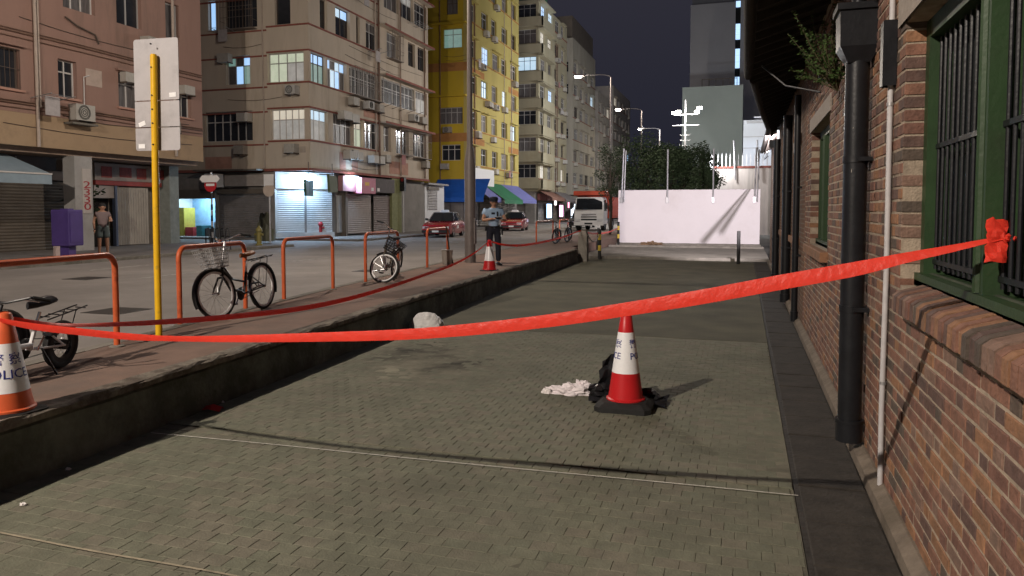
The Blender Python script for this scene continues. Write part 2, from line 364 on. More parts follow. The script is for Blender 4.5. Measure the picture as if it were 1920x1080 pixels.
# ================================================================== BRICK BUILDING (right)
XW = 0.88
bb = thing('brick_building', 'old brown brick building with green barred windows along the right edge', 'building', (XW, 6, 0))
def blt(mb, name, m, parent=None):
    """meshes written in world coordinates under the building root (or a part of it, at the same origin)"""
    mb.v = [(v[0] - XW, v[1] - 6, v[2]) for v in mb.v]; return mb.build(name, m, parent or bb)
OPEN = [(1.33, 4.86, 1.42, 2.93), (8.9, 11.2, 1.40, 2.92), (13.3, 15.0, 1.40, 2.92), (17.5, 19.2, 1.4, 2.92)]
WT = 4.35; BE = 12.2
M_mortar = mat('lime_mortar', (0.37, 0.30, 0.23), 0.95, var=0.3, scale=12, bump=0.4, bscale=80, dirt=(0.11, 0.09, 0.07), dscale=1.2)
BRM = [mat('brick_%d' % i, c, 0.85, var=0.3, scale=13, bump=0.45, bscale=55, dirt=d, dscale=3.5, dcut=(0.5, 0.78)) for i, (c, d) in enumerate([
    ((0.215, 0.108, 0.075), (0.12, 0.07, 0.05)), ((0.175, 0.088, 0.066), (0.09, 0.055, 0.045)), ((0.26, 0.135, 0.075), (0.15, 0.09, 0.055)),
    ((0.12, 0.072, 0.060), (0.08, 0.06, 0.055)), ((0.20, 0.125, 0.095), (0.15, 0.105, 0.08)), ((0.10, 0.075, 0.06), (0.07, 0.06, 0.05))])]
M_far_br = mat_brickwork('far_bricks', (0.185, 0.092, 0.06), (0.13, 0.07, 0.05), (0.2, 0.16, 0.12), .169, .075, 'YZ', .011)
def wallbody(y0, y1, name, m, x0):
    q = MB(); ys = sorted([o for o in OPEN if o[0] < y1 and o[1] > y0]); c = y0
    for (a, b, z0, z1) in ys:
        a2, b2 = max(a, y0), min(b, y1)
        if a2 > c: q.box(x0, 1.42, c, a2 - .006, 0, WT)
        q.box(x0, 1.42, a2 - .006, b2 + .006, 0, z0 - .006); q.box(x0, 1.42, a2 - .006, b2 + .006, z1 + .006, WT); c = b2 + .006
    if c < y1: q.box(x0, 1.42, c, y1, 0, WT)
    return blt(q, name, m)
wb1 = wallbody(0.4, BE, 'wall', M_mortar, XW + .004)
wallbody(BE, 28.0, 'wall', M_far_br, XW)
blt(MB().box(1.42, 6.0, 0.4, 28, 0, WT), 'inner_wall', M_dark)
CH, ST, HD = .0755, .2285, .1145
bricks = []; z = .10; k = 0
while z < 4.05:
    y = 0.4 - (0.17 if k % 2 else 0.0) + random.uniform(-.012, .012); j = 0
    while y < BE:
        L = ST if (j % 2) else HD
        a, b = y, min(y + L, BE)
        segs = [(a, b, False)]
        for (o0, o1, z0, z1) in OPEN:
            if z + CH > z0 + .02 and z < z1 - .01:
                ns = []
                for (s0, s1, e) in segs:
                    if s1 <= o0 or s0 >= o1: ns.append((s0, s1, e or abs(s1 - o0) < .13 or abs(s0 - o1) < .13)); continue
                    if s0 < o0 - .02: ns.append((s0, o0, True))
                    if s1 > o1 + .02: ns.append((o1, s1, True))
                segs = ns
        for (s0, s1, e) in segs:
            if s1 - s0 > .025: bricks.append((s0, s1, z, e, L if abs(s1 - s0 - L) < .001 else 0))
        y += L; j += 1
    z += CH; k += 1
fullb = []
for i, (a, b, z, e, L) in enumerate(bricks):
    if L and not e:
        p = proj((XW, (a + b) / 2, z + CH / 2))
        if p[2] > 0 and -10 < p[0] < 1930 and -10 < p[1] < 1090: fullb.append((p[2] + abs(z - 1.0) * .15, i))
fullb.sort(); nb = set(i for _, i in fullb[:300])
def brick_mesh(L, m):
    g = .0072; q = MB(); b = .004
    q.add([(.1, -L / 2 + g, -CH / 2 + g), (.1, L / 2 - g, -CH / 2 + g), (.1, L / 2 - g, CH / 2 - g), (.1, -L / 2 + g, CH / 2 - g),
           (b, -L / 2 + g, -CH / 2 + g), (b, L / 2 - g, -CH / 2 + g), (b, L / 2 - g, CH / 2 - g), (b, -L / 2 + g, CH / 2 - g),
           (0, -L / 2 + g + b, -CH / 2 + g + b), (0, L / 2 - g - b, -CH / 2 + g + b), (0, L / 2 - g - b, CH / 2 - g - b), (0, -L / 2 + g + b, CH / 2 - g - b)],
          [(0, 1, 5, 4), (1, 2, 6, 5), (2, 3, 7, 6), (3, 0, 4, 7), (4, 5, 9, 8), (5, 6, 10, 9), (6, 7, 11, 10), (7, 4, 8, 11), (8, 9, 10, 11)])
    return q.mesh('brick', m)
bms = {(L, i): brick_mesh(L, m) for L in (ST, HD) for i, m in enumerate(BRM)}
rest = MB()
def bchoice(): return random.choices(range(6), (5, 4, 3, 2.5, 2.5, 1.6))[0]
for i, (a, b, z, e, L) in enumerate(bricks):
    k = bchoice(); out = random.uniform(-.002, .004)
    if i in nb:
        inst('brick', bms[(L, k)], wb1, (-out, (a + b) / 2 - 6, z + CH / 2), (random.uniform(-.008, .008), random.uniform(-.02, .02), random.uniform(-.01, .01)))
    else:
        g = .0072; rest.cur = k; x0 = XW - out - XW
        y0, y1, z0, z1 = a + g - 6, b - g - 6, z + g, z + CH - g; bv = .004; xd = .125 if e else .09
        if e:
            for (o0, o1, _, _) in OPEN:
                if abs(b - o0) < .001: y1 = b - 6 + .001
                if abs(a - o1) < .001: y0 = a - 6 - .001
        rest.add([(xd, y0, z0), (xd, y1, z0), (xd, y1, z1), (xd, y0, z1), (x0 + bv, y0, z0), (x0 + bv, y1, z0), (x0 + bv, y1, z1), (x0 + bv, y0, z1),
                  (x0, y0 + bv, z0 + bv), (x0, y1 - bv, z0 + bv), (x0, y1 - bv, z1 - bv), (x0, y0 + bv, z1 - bv)],
                 [(0, 1, 5, 4), (1, 2, 6, 5), (2, 3, 7, 6), (3, 0, 4, 7), (4, 5, 9, 8), (5, 6, 10, 9), (6, 7, 11, 10), (7, 4, 8, 11), (8, 9, 10, 11)])
r = rest.build('bricks', BRM, wb1); r['kind'] = 'stuff'
# plinth of cast concrete
blt(MB().prism([(0.80, -.2), (0.887, -.2), (0.887, .115), (0.865, .115), (0.805, .07)], 0.4, 28, 'Y'), 'plinth', mat('plinth_concrete', (0.17, 0.14, 0.11), 0.9, var=0.3, scale=7, bump=0.4, dirt=(0.09, 0.075, 0.055), dscale=1.2))
M_stone = mat('granite_lintel', (0.30, 0.26, 0.225), 0.85, var=0.15, scale=14, bump=0.3)
M_pane = mat('dark_window_glass', (0.010, 0.012, 0.016), 0.12, var=0.2, scale=3, spec=0.5)
def window(i, o):
    y0, y1, z0, z1 = o
    fr = MB(); X0, X1 = 0.985, 1.10
    fr.box(X0, X1, y0, y0 + .085, z0 + .07, z1); fr.box(X0, X1, y1 - .085, y1, z0 + .07, z1)
    fr.box(X0 + .002, X1, y0 + .085, y1 - .085, z1 - .1, z1); fr.box(X0 - .03, X1, y0, y1, z0 + .0, z0 + .07)
    n = 3 if y1 - y0 > 2 else 2
    cells = []; step = (y1 - y0) / n
    for q in range(1, n):
        fr.box(X0 - .012, X1, y0 + step * q - .065, y0 + step * q + .065, z0 + .07, z1 - .1)
        fr.tube([(X0 - .012, y0 + step * q, z0 + .075), (X0 - .012, y0 + step * q, z1 - .105)], .022, 8)
    f = blt(fr, 'window', M_green)
    # sloping timber sill board
    s = MB().prism([(0.955, z0 - .012), (1.0, z0 - .012), (1.06, z0 + .0695), (1.03, z0 + .075), (0.968, z0 + .055), (0.955, z0 + .03)], y0 + .002, y1 - .002, 'Y')
    s.v = [(v[0] - XW, v[1] - 6, v[2]) for v in s.v]; s.build('timber_sill', mat('weathered_green', (0.05, 0.062, 0.042), 0.75, var=0.35, scale=6, bump=0.3), f)
    for q in range(n):
        a, b = y0 + step * q + (.085 if q == 0 else .065), y0 + step * (q + 1) - (.085 if q == n - 1 else .065)
        blt(MB().box(1.115, 1.125, a - .02, b + .02, z0 + .06, z1 - .08), 'pane', M_pane, f)
        ca = MB()      # casement behind the bars
        for yy in (a + .02, (a + b) / 2, b - .02): ca.box(1.101, 1.114, yy - .018, yy + .018, z0 + .07, z1 - .1)
        ca.box(1.101, 1.1135, a + .038, b - .038, (z0 + z1) / 2 - .02, (z0 + z1) / 2 + .02)
        blt(ca, 'casement', M_green, f)
        m = max(4, int((b - a) / .095)); 
        for kk in range(m + 1):
            yy = a + .03 + (b - a - .06) * kk / m
            blt(MB().cyl((1.04, yy, z0 + .1), (1.04, yy, z1 - .11), .0095, 8), 'bar', M_black, f)
        for zz in (z0 + .13, z0 + .78): blt(MB().box(1.029, 1.047, a, b, zz, zz + .025), 'cross_bar', M_black, f)
    # lintel
    blt(MB().bbox(0.862, 1.2, y0 - .16, y1 + .16, z1 + .008, z1 + .2, .008), 'lintel', M_stone)
    # bricks on edge for the sill
    yb = y0 - .09; kk = 0; D_ = .075
    if i == 0:
        while yb < y1 - .26:
            q = MB(); j = random.uniform(-.006, .006); jz = random.uniform(-.003, .003); yw = .0755
            g = .006; zt = z0 - .005 + jz
            q.add([(0.80 + j, yb + g, z0 - .125), (0.975, yb + g, z0 - .125), (0.975, yb + g, zt + .03), (0.83 + j, yb + g, zt - .012), (0.802 + j, yb + g, zt - .035),
                   (0.80 + j, yb + yw - g, z0 - .125), (0.975, yb + yw - g, z0 - .125), (0.975, yb + yw - g, zt + .03), (0.83 + j, yb + yw - g, zt - .012), (0.802 + j, yb + yw - g, zt - .035)],
                  [(0, 1, 2, 3, 4), (9, 8, 7, 6, 5), (0, 5, 6, 1), (1, 6, 7, 2), (2, 7, 8, 3), (3, 8, 9, 4), (4, 9, 5, 0)])
            blt(q, 'sill_brick', BRM[random.choices(range(6), (4, 3, 5, 3, 4, 2))[0]]); yb += yw; kk += 1
        blt(MB().box(0.808, 0.972, y0 - .089, y1 - .2, z0 - .122, z0 - .042), 'sill_bed', M_mortar)
    else:
        blt(MB().bbox(0.80, 0.975, y0 - .06, y1 + .06, z0 - .12, z0 - .008, .01), 'sill', BRM[2])
for i, o in enumerate(OPEN): window(i, o)
# eaves: boarded soffit, rafters, gutter
def eaves(pts, zw, ze, name):
    q = MB()
    for (a, b) in zip(pts, pts[1:]):
        q.add([(a[0], a[1], ze), (b[0], b[1], ze), (1.3, b[1], zw), (1.3, a[1], zw), (a[0], a[1], ze + .12), (b[0], b[1], ze + .12), (1.3, b[1], zw + .12), (1.3, a[1], zw + .12)],
              [(0, 1, 2, 3), (7, 6, 5, 4), (0, 4, 5, 1), (1, 5, 6, 2), (2, 6, 7, 3), (3, 7, 4, 0)])
    rf = blt(q, name, M_dark)
    for (a, b) in zip(pts, pts[1:]):
        n = max(1, int((b[1] - a[1]) / .45))
        for i in range(n):
            t = (i + .5) / n; y = a[1] + (b[1] - a[1]) * t; x = a[0] + (b[0] - a[0]) * t + .02
            r_ = MB().add([(x, y - .03, ze - .09), (x, y + .03, ze - .09), (.9, y + .03, zw - .14), (.9, y - .03, zw - .14), (x, y - .03, ze), (x, y + .03, ze), (.9, y + .03, zw - .02), (.9, y - .03, zw - .02)],
                         [(0, 3, 2, 1), (4, 5, 6, 7), (0, 1, 5, 4), (1, 2, 6, 5), (2, 3, 7, 6), (3, 0, 4, 7)])
            blt(r_, 'rafter', M_dark, rf)
    gt = MB()
    for (a, b) in zip(pts, pts[1:]):
        gt.tube([(a[0] - .05, a[1], ze + .03), (b[0] - .05, b[1], ze + .03)], .065, 10)
    blt(gt, 'gutter', M_dark, rf)
eaves([(.075, -1), (.075, 6), (.075, 12.7)], 4.30, 3.98, 'roof')
eaves([(.16, 12.75), (.36, 16.5), (.62, 20.5), (.62, 28.3)], 4.20, 3.92, 'roof')
roof_up = MB().add([(.02, -1, 4.12), (.02, 12.7, 4.12), (3.6, 12.7, 6.0), (3.6, -1, 6.0), (7.2, 12.7, 4.12), (7.2, -1, 4.12)], [(0, 1, 2, 3), (3, 2, 4, 5), (0, 3, 5), (1, 4, 2)])
blt(roof_up, 'roof_slope', mat('dark_roof_tile', (0.04, 0.03, 0.028), .9))
# down pipes with hopper heads
def downpipe(y, x, r, ztop, hopper, foot=.13):
    p = blt(MB().tube([(x, y, foot), (x, y, foot + .02), (x, y, ztop)], r, 20), 'drainpipe', M_black)
    q = MB().tube([(x, y, foot - .0), (x, y, foot + .16)], r * 1.14, 20); q.tube([(x, y, foot + .14), (x, y, foot + .165)], r * 1.22, 20)
    blt(q, 'pipe_collar', M_black, p)
    for zz in (1.1, 2.2):
        if zz < ztop - .3: blt(MB().tube([(x, y, zz), (x, y, zz + .05)], r * 1.08, 20).box(x, XW + .01, y - r * 1.2, y + r * 1.2, zz + .01, zz + .04), 'pipe_bracket', M_black, p)
    if hopper:
        h = .15
        q = MB().ring_loft([[(x + a * s, y + b * s, zz) for a, b in ((-1, -1), (1, -1), (1, 1), (-1, 1))] for s, zz in ((r * .9, ztop - .02), (.135, ztop + .09), (.14, ztop + .34), (.16, ztop + .345), (.16, ztop + .39))])
        blt(q, 'hopper_head', M_black, p)
        blt(MB().tube([(x, y, ztop + .36), (x, y, ztop + .6), (x - .3, y, 3.98), (x - .7, y, 4.0)], .05, 10), 'offset_pipe', M_black, p)
    return p
downpipe(6.02, .775, .083, 2.94, True)
downpipe(15.6, .79, .085, 3.7, False, .05); downpipe(20.6, .79, .085, 3.7, False, .05); downpipe(12.9, .80, .05, 3.7, False, .05)
# flakes of lost paint on the big pipe
for (py, dx, s) in ((320, 0, .016), (240, 3, .008), (470, -20, .02), (413, -20, .01)):
    pp = atX(1605 + dx, py, .72); a = random.random() * 6
    blt(MB().prism([(pp.y + s * random.uniform(.5, 1.2) * math.cos(a + t), pp.z + s * random.uniform(.4, 1) * math.sin(a + t)) for t in (0, .9, 1.8, 2.9, 3.9, 5.1)], .6905 + abs(dx) * .0006, .692 + abs(dx) * .0006, 'X'), 'paint_flake', mat('bare_metal', (0.25, .22, .18), .6))
# white conduit with black switch box
cd = blt(MB().tube([(.855, 5.17, .10), (.852, 5.17, .6), (.858, 5.16, 1.5), (.856, 5.17, 2.4), (.856, 5.18, 4.0)], .017, 10), 'conduit', mat('white_conduit', (0.50, 0.49, 0.50), 0.5, var=.12, scale=12))
blt(MB().bbox(.80, .879, 5.12, 5.22, 2.62, 3.02, .006), 'switch_box', M_black)
for zz in (.75, 1.52, 2.5): blt(MB().tube([(.856, 5.17, zz), (.856, 5.17, zz + .02)], .021, 10), 'pipe_clip', M_steel, cd)
# flood lamp under the far eaves that lights the white wall, two cables added to cast slanting shadows on it
wl = blt(MB().bbox(.60, .80, 20.95, 21.10, 3.52, 3.72, .01), 'wall_lamp', M_black)
blt(MB().box(.66, .76, 21.101, 21.11, 3.55, 3.68), 'lamp_glass', mat('flood_glass', (1, 1, 1), .4, var=0, emit=(1, .95, .95), estr=18), wl)
blt(MB().tube([(.82, 20.85, 3.25), (.815, 20.85, 3.95)], .022, 8), 'lamp_strip', mat('strip_glow', (1, 1, 1), .4, var=0, emit=(.9, .95, 1), estr=4), wl)
fl = bpy.data.lights.new('wall_lamp_light', 'SPOT'); fl.energy = 11800; fl.color = (1.0, .90, .94); fl.spot_size = math.radians(56); fl.spot_blend = .45; fl.shadow_soft_size = .008
fo = bpy.data.objects.new('wall_lamp_light', fl); COL.objects.link(fo); fo.parent = wl; fo.location = (.70 - XW, 21.14 - 6, 3.62); fo.rotation_euler = Vector((-3.4, 18.3, -0.35)).to_track_quat('-Z', 'Y').to_euler()
for dx, dz in ((-.080, -.126), (-.120, -.150)):
    blt(MB().tube([(.70 + dx, 21.95, 3.62 + dz), (.70 + dx, 25.2, 3.62 + dz), (.70 + dx + .12, 25.6, 3.62)], .0065, 6), 'cable', M_black)
# thin black cables and hook under the eaves
blt(MB().tube([(0.2, 11.5, 3.95), (.5, 10.6, 3.5), (.84, 9.6, 3.25)], .012, 6), 'stay_rod', M_black)
blt(MB().tube([(.86, 8.6, 3.3), (.8, 8.6, 3.22), (.74, 8.6, 3.25), (.73, 8.6, 3.32), (.77, 8.6, 3.36)], .012, 6), 'hook', M_black)
# weed growing out of the wall top
wd = thing('wall_weed', 'bushy green weed sprouting from the brick wall beside the black hopper head', 'plant', (.80, 7.5, 2.95))
st = MB(); lf = MB(); rnd = random.Random(3)
for i in range(44):
    a = rnd.uniform(0, 2 * PI); h = rnd.uniform(.1, .85); o = rnd.uniform(.12, .34)
    tip = Vector((math.cos(a) * o - .12, math.sin(a) * o * 1.2, h)); pts = [Vector((0, 0, 0)), tip * .5 + Vector((-.05, 0, .06)), tip]
    st.tube(pts, [.006, .004, .002], 5)
    for j in range(46):
        t = rnd.uniform(.25, 1); p = pts[0].lerp(pts[1], t * 2) if t < .5 else pts[1].lerp(pts[2], t * 2 - 1)
        d = Vector((rnd.uniform(-1, 1), rnd.uniform(-1, 1), rnd.uniform(-.6, .7))).normalized(); s = rnd.uniform(.02, .045); w_ = d.orthogonal().normalized() * s * .28
        lf.add([p, p + d * s * .5 + w_, p + d * s, p + d * s * .5 - w_], [(0, 1, 2, 3)])
st.build('stem', mat('weed_stem', (.07, .06, .03), .8), wd); lf.build('leaves', mat('weed_leaf', (0.045, 0.085, 0.02), .7, var=.4, scale=15), wd)
# ================================================================== STREET LAMPS (the light of the scene)
M_lens = mat('lamp_lens', (1, 1, 1), 0.4, var=0, emit=(1.0, 0.93, 0.82), estr=60.0)
LWARM = (1.0, 0.87, 0.74)
def street_lamp(x, y, z0, top, arm, label, base_h=2.6, r0=.15, r1=.07, watts=LAMP_W, lean=0.0):
    t = thing('street_lamp', label, 'street lamp', (x, y, z0), 0, 'street lamps along the near pavement')
    h = top - z0
    pl = MB()
    if base_h: pl.tube([(0, 0, 0), (0, 0, base_h), (0, 0, base_h + .45), (0, 0, h)], [r0, r0, r1 + .012, r1 * .7], 14)
    else: pl.tube([(0, 0, 0), (0, 0, h)], [r1, r1 * .7], 10)
    pl.build('pole', M_post, t)
    if base_h: MB().bbox(r0 - .02, r0 + .012, -.07, .07, .5, 1.2, .004).build('access_door', M_post, t)
    MB().tube([(0, 0, h - .02), (-.12, 0, h + .1), (-.5, 0, h + .18), (-arm + .3, 0, h + .22)], .028, 8).build('arm', mat('dark_arm', (.045, .042, .042), .7), t)
    hd = MB().ring_loft([[(-arm + a, b * s, h + zz) for a, b, zz in ((-.38, 0, .22), (-.36, -.09, .26), (-.36, .09, .26))] for s in (1,)] , False) if False else MB()
    hd.ring_loft([[(-arm + dx, -w, h + .17), (-arm + dx, w, h + .17), (-arm + dx, w * .75, h + .17 + hh), (-arm + dx, -w * .75, h + .17 + hh)] for dx, w, hh in ((-.36, .06, .05), (-.28, .13, .1), (.1, .15, .13), (.32, .07, .1))])
    hd = hd.build('lamp_head', M_post, t)
    MB().prism([(-arm - .27, -.1), (-arm + .12, -.11), (-arm + .12, .11), (-arm - .27, .1)], h + .085, h + .168).build('lens', M_lens, hd)
    ld = bpy.data.lights.new('lamp_light', 'POINT'); ld.energy = watts; ld.color = LWARM; ld.shadow_soft_size = .12;
    lo = bpy.data.objects.new('lamp_light', ld); COL.objects.link(lo); lo.parent = t; lo.location = (-arm - .08, 0, h + .02)
    return t
street_lamp(-7.07, 18.94, ZP, 10.0, 2.6, 'thick grey lamp post standing beside the police officer, lamp above the frame', 2.7)
street_lamp(-5.6, -8.0, ZP, 10.0, 2.6, 'grey lamp post behind the camera on the red pavement', 2.7, watts=14000)
street_lamp(-8.0, 46.4, ZP, 10.1, 2.0, 'tall slim lamp post left of the trees, lamp against the grey block', 0, watts=LAMP_W * .6)
street_lamp(-8.2, 62.5, ZP, 10.1, 1.9, 'second lit lamp post behind the trees, lower and farther', 0, watts=LAMP_W * .6)
street_lamp(-8.4, 78.0, ZP, 10.1, 1.9, 'third lit lamp post behind the trees, small against the dark sky', 0, watts=LAMP_W * .6)
street_lamp(-8.5, 112.0, ZP, 10.1, 1.9, 'farthest small lamp post above the dark tree tops', 0, watts=LAMP_W * .8)

# ================================================================== CORDON: cones and tape
def cone(loc, h, rb, rt, band, red, label, name='traffic_cone', base=.25, baseh=.07, texts=(), rz=0.0, n=40, txt_h=.07, facets=None):
    t = thing(name, label, 'cone', loc, rz, 'police cones')
    def rad(z): return rb + (rt - rb) * (z - baseh) / (h - baseh)
    b0, b1 = band
    bs = MB()
    if base:
        bs.add([(sx * base * s, sy * base * s, z) for s, z in ((1, 0), (1, baseh * .55), (.93, baseh * .72), (.78, baseh)) for sx, sy in ((-1, -.8), (-.8, -1), (.8, -1), (1, -.8), (1, .8), (.8, 1), (-.8, 1), (-1, .8))],
               [tuple(range(7, -1, -1))] + [(i * 8 + j, i * 8 + (j + 1) % 8, i * 8 + 8 + (j + 1) % 8, i * 8 + 8 + j) for i in range(3) for j in range(8)] + [tuple(range(24, 32))])
        bs.build('base', M_rubber, t)
    MB().lathe([(rb + base * .06, baseh - .004), (rb + base * .06, baseh + .012), (rad(baseh + .02), baseh + .02), (rad(b0), b0), (rad(b0) - .01, b0)], n).build('lower_body', red, t)
    MB().lathe([(rad(b1) - .01, b1), (rad(b1), b1), (rad(h - .012), h - .012), (rt * .8, h), (rt * .45, h + .002), (rt * .4, h - .05)], n).build('upper_body', red, t)
    rs = MB().lathe([(rad(b0) + .002, b0 - .004), (rad((b0 + b1) / 2) + .002, (b0 + b1) / 2), (rad(b1) + .002, b1 + .004)], n)
    rs = rs.build('reflective_band', M_refl, t)
    for (txt, zc, size, ang) in texts:
        vs, fs = text_data(txt, size, .0008)
        q = MB(); v2 = []
        for v in vs:
            z = zc + v.y; rr = rad(z) + .0035 + v.z; a = ang + v.x / rad(zc); v2.append((rr * math.cos(a), rr * math.sin(a), z))
        q.add(v2, fs); q.build('lettering', M_ink, rs)
    return t
def facing(loc): return math.atan2(-loc[1], -loc[0])
LC = Vector((-4.865, 3.84, ZP)); CC = Vector((-1.04, 6.95, 0.0)); FC = Vector((-5.66, 16.45, ZP))
f = facing(LC) + .10
cone(LC, .70, .170, .052, (.165, .49), M_coneo, 'orange police cone on the kerb edge at the left frame border', base=.2, baseh=.03,
     texts=[('警 察', .385, .085, f), ('POLICE', .285, .088, f)])
f = facing(CC) - .05
cone(CC, .88, .165, .05, (.345, .715), M_cone, 'red police cone with a black base on the sunken paving beside crumpled black plastic', base=.26, baseh=.085,
     texts=[('POLICE', .50, .085, f + 1.72), ('POLICE', .50, .085, f - 1.72), ('警 察', .61, .085, f + 1.45), ('警 察', .61, .085, f - 1.45)])
cone(FC, .72, .155, .045, (.24, .56), M_cone, 'small red police cone standing in front of the police officer', base=.19, baseh=.03)

def ribbon(name, label, pts, widths, twist, m=M_tape, sub=8):
    """pts: centre line; widths: full width; twist: angle of the ribbon from vertical"""
    P = [Vector(p) for p in pts]; n = len(P); C = []; W = []; T = []
    def cr(a, b, c, d, t): return 0.5 * ((2 * b) + (c - a) * t + (2 * a - 5 * b + 4 * c - d) * t * t + (3 * b - a - 3 * c + d) * t ** 3)
    for i in range(n - 1):
        for k in range(sub):
            t = k / sub; g = lambda L: cr(L[max(0, i - 1)], L[i], L[i + 1], L[min(n - 1, i + 2)], t)
            C.append(g(P)); W.append(g(widths)); T.append(g(twist))
    C.append(P[-1]); W.append(widths[-1]); T.append(twist[-1])
    rings = []
    for i, c in enumerate(C):
        d = (C[min(i + 1, len(C) - 1)] - C[max(i - 1, 0)]).normalized(); s = d.cross(Vector((0, 0, 1))).normalized(); u = s.cross(d).normalized()
        a = u * math.cos(T[i]) + s * math.sin(T[i]); nn = d.cross(a).normalized() * .0006
        sag = d.cross(a).normalized() * W[i] * .07
        rings.append([c - a * W[i] / 2 + nn, c + sag + nn, c + a * W[i] / 2 + nn, c + a * W[i] / 2 - nn, c + sag - nn, c - a * W[i] / 2 - nn])
    q = MB(); q.smooth = True; q.ring_loft(rings); cen = C[0].copy()
    q.v = [(v[0] - cen.x, v[1] - cen.y, v[2] - cen.z) for v in q.v]
    return tag(q.build(name, m, None, cen), label, 'tape')
TB = Vector((1.02, 3.52, 0)); TB.z = atY(1885, 446, 3.52).z       # where it is tied to the window bar
ct = LC + Vector((.03, -.05, .655))
line = [(60, 612), (140, 621), (240, 631), (330, 635), (450, 635), (600, 632), (760, 627), (900, 616), (1040, 600), (1180, 579), (1320, 556), (1460, 530), (1600, 505), (1700, 483), (1790, 465), (1850, 452)]
wd_ = [.055, .052, .045, .034, .042, .052, .058, .062, .064, .066, .068, .068, .064, .048, .034, .026]
pts = [ct] + [atPlane(a, b, ct, TB) for a, b in line] + [TB]
ribbon('cordon_tape', 'red cordon tape stretched across the foreground from the left cone to the barred window', pts, [.04] + wd_ + [.02], [.5, .4, .3, .2, .1, -.1, -.1, -.1, -.1, -.1, -.12, -.15, -.2, -.3, -.5, -.6, -.8, -.9])
c2 = LC + Vector((.02, .05, .648)); c3 = FC + Vector((0, -.02, .69))
line2 = [(110, 609), (220, 608), (330, 602), (440, 593), (560, 579), (650, 561), (730, 538), (800, 514), (850, 496), (890, 474)]
pts = [c2] + [atPlane(a, b, c2, c3) for a, b in line2] + [c3]
ribbon('cordon_tape', 'red cordon tape sagging along the kerb edge between the left cone and the far cone', pts, [.035, .035, .04, .05, .055, .06, .06, .055, .05, .05, .045, .03], [.2, -.8, -.5, -.3, -.2, -.1, 0, 0, 0, .1, .3, .4])
CP = Vector((-5.62, 26.9, 0))
c4 = Vector((-5.7, 26.88, 1.12))
line3 = [(945, 459), (975, 460), (1005, 456), (1035, 450), (1060, 443), (1078, 436)]
pts = [FC + Vector((0, .02, .69))] + [atPlane(a, b, FC, c4) for a, b in line3] + [c4]
ribbon('cordon_tape', 'red cordon tape running from the far cone to the concrete post', pts, [.03, .05, .06, .06, .06, .05, .05, .05], [.5, .3, .1, 0, 0, .1, .3, .4])
c5 = Vector((-5.55, 27.0, 1.05)); c6 = Vector((-6.28, 38.9, .95))
pts = [c5.lerp(c6, t) - Vector((0, 0, .55 * (t - t * t))) for t in (0, .2, .4, .6, .8, 1)]
ribbon('cordon_tape', 'red cordon tape from the concrete post to the bollard at the white wall', pts, [.06] * 6, [0, .2, .1, 0, .2, .3])
# knot and hanging tail tied round the window bar
kn = thing('tape_knot', 'crumpled red tape tied around the iron bar of the near window', 'tape', (1.03, 3.55, TB.z))
q = MB(); rnd = random.Random(5); n, m_ = 9, 5; rows = []
zt, zb = atY(1872, 414, 3.54).z - TB.z, atY(1872, 491, 3.54).z - TB.z
for i in range(n):
    t = i / (n - 1); z = zt + (zb - zt) * t; pinch = .8 if abs(t - .43) < .1 else 1
    rows.append([((j / (m_ - 1) - .5) * .078 * pinch - .04 + rnd.uniform(-.005, .005), -.03 - rnd.uniform(0, .014), z + rnd.uniform(-.006, .006) + (.012 if i == 0 and j % 2 else 0)) for j in range(m_)])
vs = [p for r in rows for p in r]; q.add(vs + [(x, y + .006, z) for x, y, z in vs], [(i * m_ + j, i * m_ + j + 1, (i + 1) * m_ + j + 1, (i + 1) * m_ + j) for i in range(n - 1) for j in range(m_ - 1)] + [(i * m_ + j + n * m_, (i + 1) * m_ + j + n * m_, (i + 1) * m_ + j + 1 + n * m_, i * m_ + j + 1 + n * m_) for i in range(n - 1) for j in range(m_ - 1)])
q.build('tape_tail', M_tape, kn)
q = MB(); 
for i in range(5):
    a = rnd.uniform(0, 6.28); d = Vector((math.cos(a) * .022, -.012, math.sin(a) * .02)); q.tube([(.0, -.04, .0), d * .6 + Vector((.005, -.045, 0)), d + Vector((.01, -.035, 0))], [.011, .012, .004], 6)
q.build('knot', M_tape, kn)

# ================================================================== LITTER
from mathutils import noise as mnoise
def crumple(name, label, cat, loc, rx, ry, h, m, seed, amp=.35, freq=5.0, n=28, rz=0.0, fl=.05):
    q = MB(); q.smooth = False; rings = []; K = n; J = n // 2
    for j in range(J + 1):
        th = PI / 2 * j / J; ring = []
        for k in range(K):
            a = 2 * PI * k / K; d = Vector((math.cos(a) * math.cos(th), math.sin(a) * math.cos(th), math.sin(th)))
            nz = mnoise.fractal(d * freq * .4 + Vector((seed * 7.1, seed * 3.3, 0)), 1.0, 2.0, 4) + .5 * abs(mnoise.noise(d * freq + Vector((seed, 0, seed))))
            s = 1 + amp * nz
            if j == 0: s *= 1 + fl * random.random()
            ring.append((d.x * rx * s, d.y * ry * s, max(.002, d.z * h * s) if j else .002))
        rings.append(ring)
    q.ring_loft(rings, True); o = q.build(name, m, None, loc, (0, 0, rz)); return tag(o, label, cat)
M_tissue = mat('tissue', (0.78, 0.72, 0.74), .9, var=.06, scale=30, bump=.3, dirt=(.35, .06, .08), dscale=7.0, dcut=(.60, .68))
M_tiss2 = mat('clean_tissue', (0.78, 0.74, 0.73), .9, var=.06, scale=30, bump=.3)
p = G(1068, 738); crumple('tissue_pile', 'heap of crumpled white tissues with dark red stains beside the central cone', 'tissue', (p.x, p.y, 0), .19, .10, .085, M_tissue, 3, .5, 5, 36)
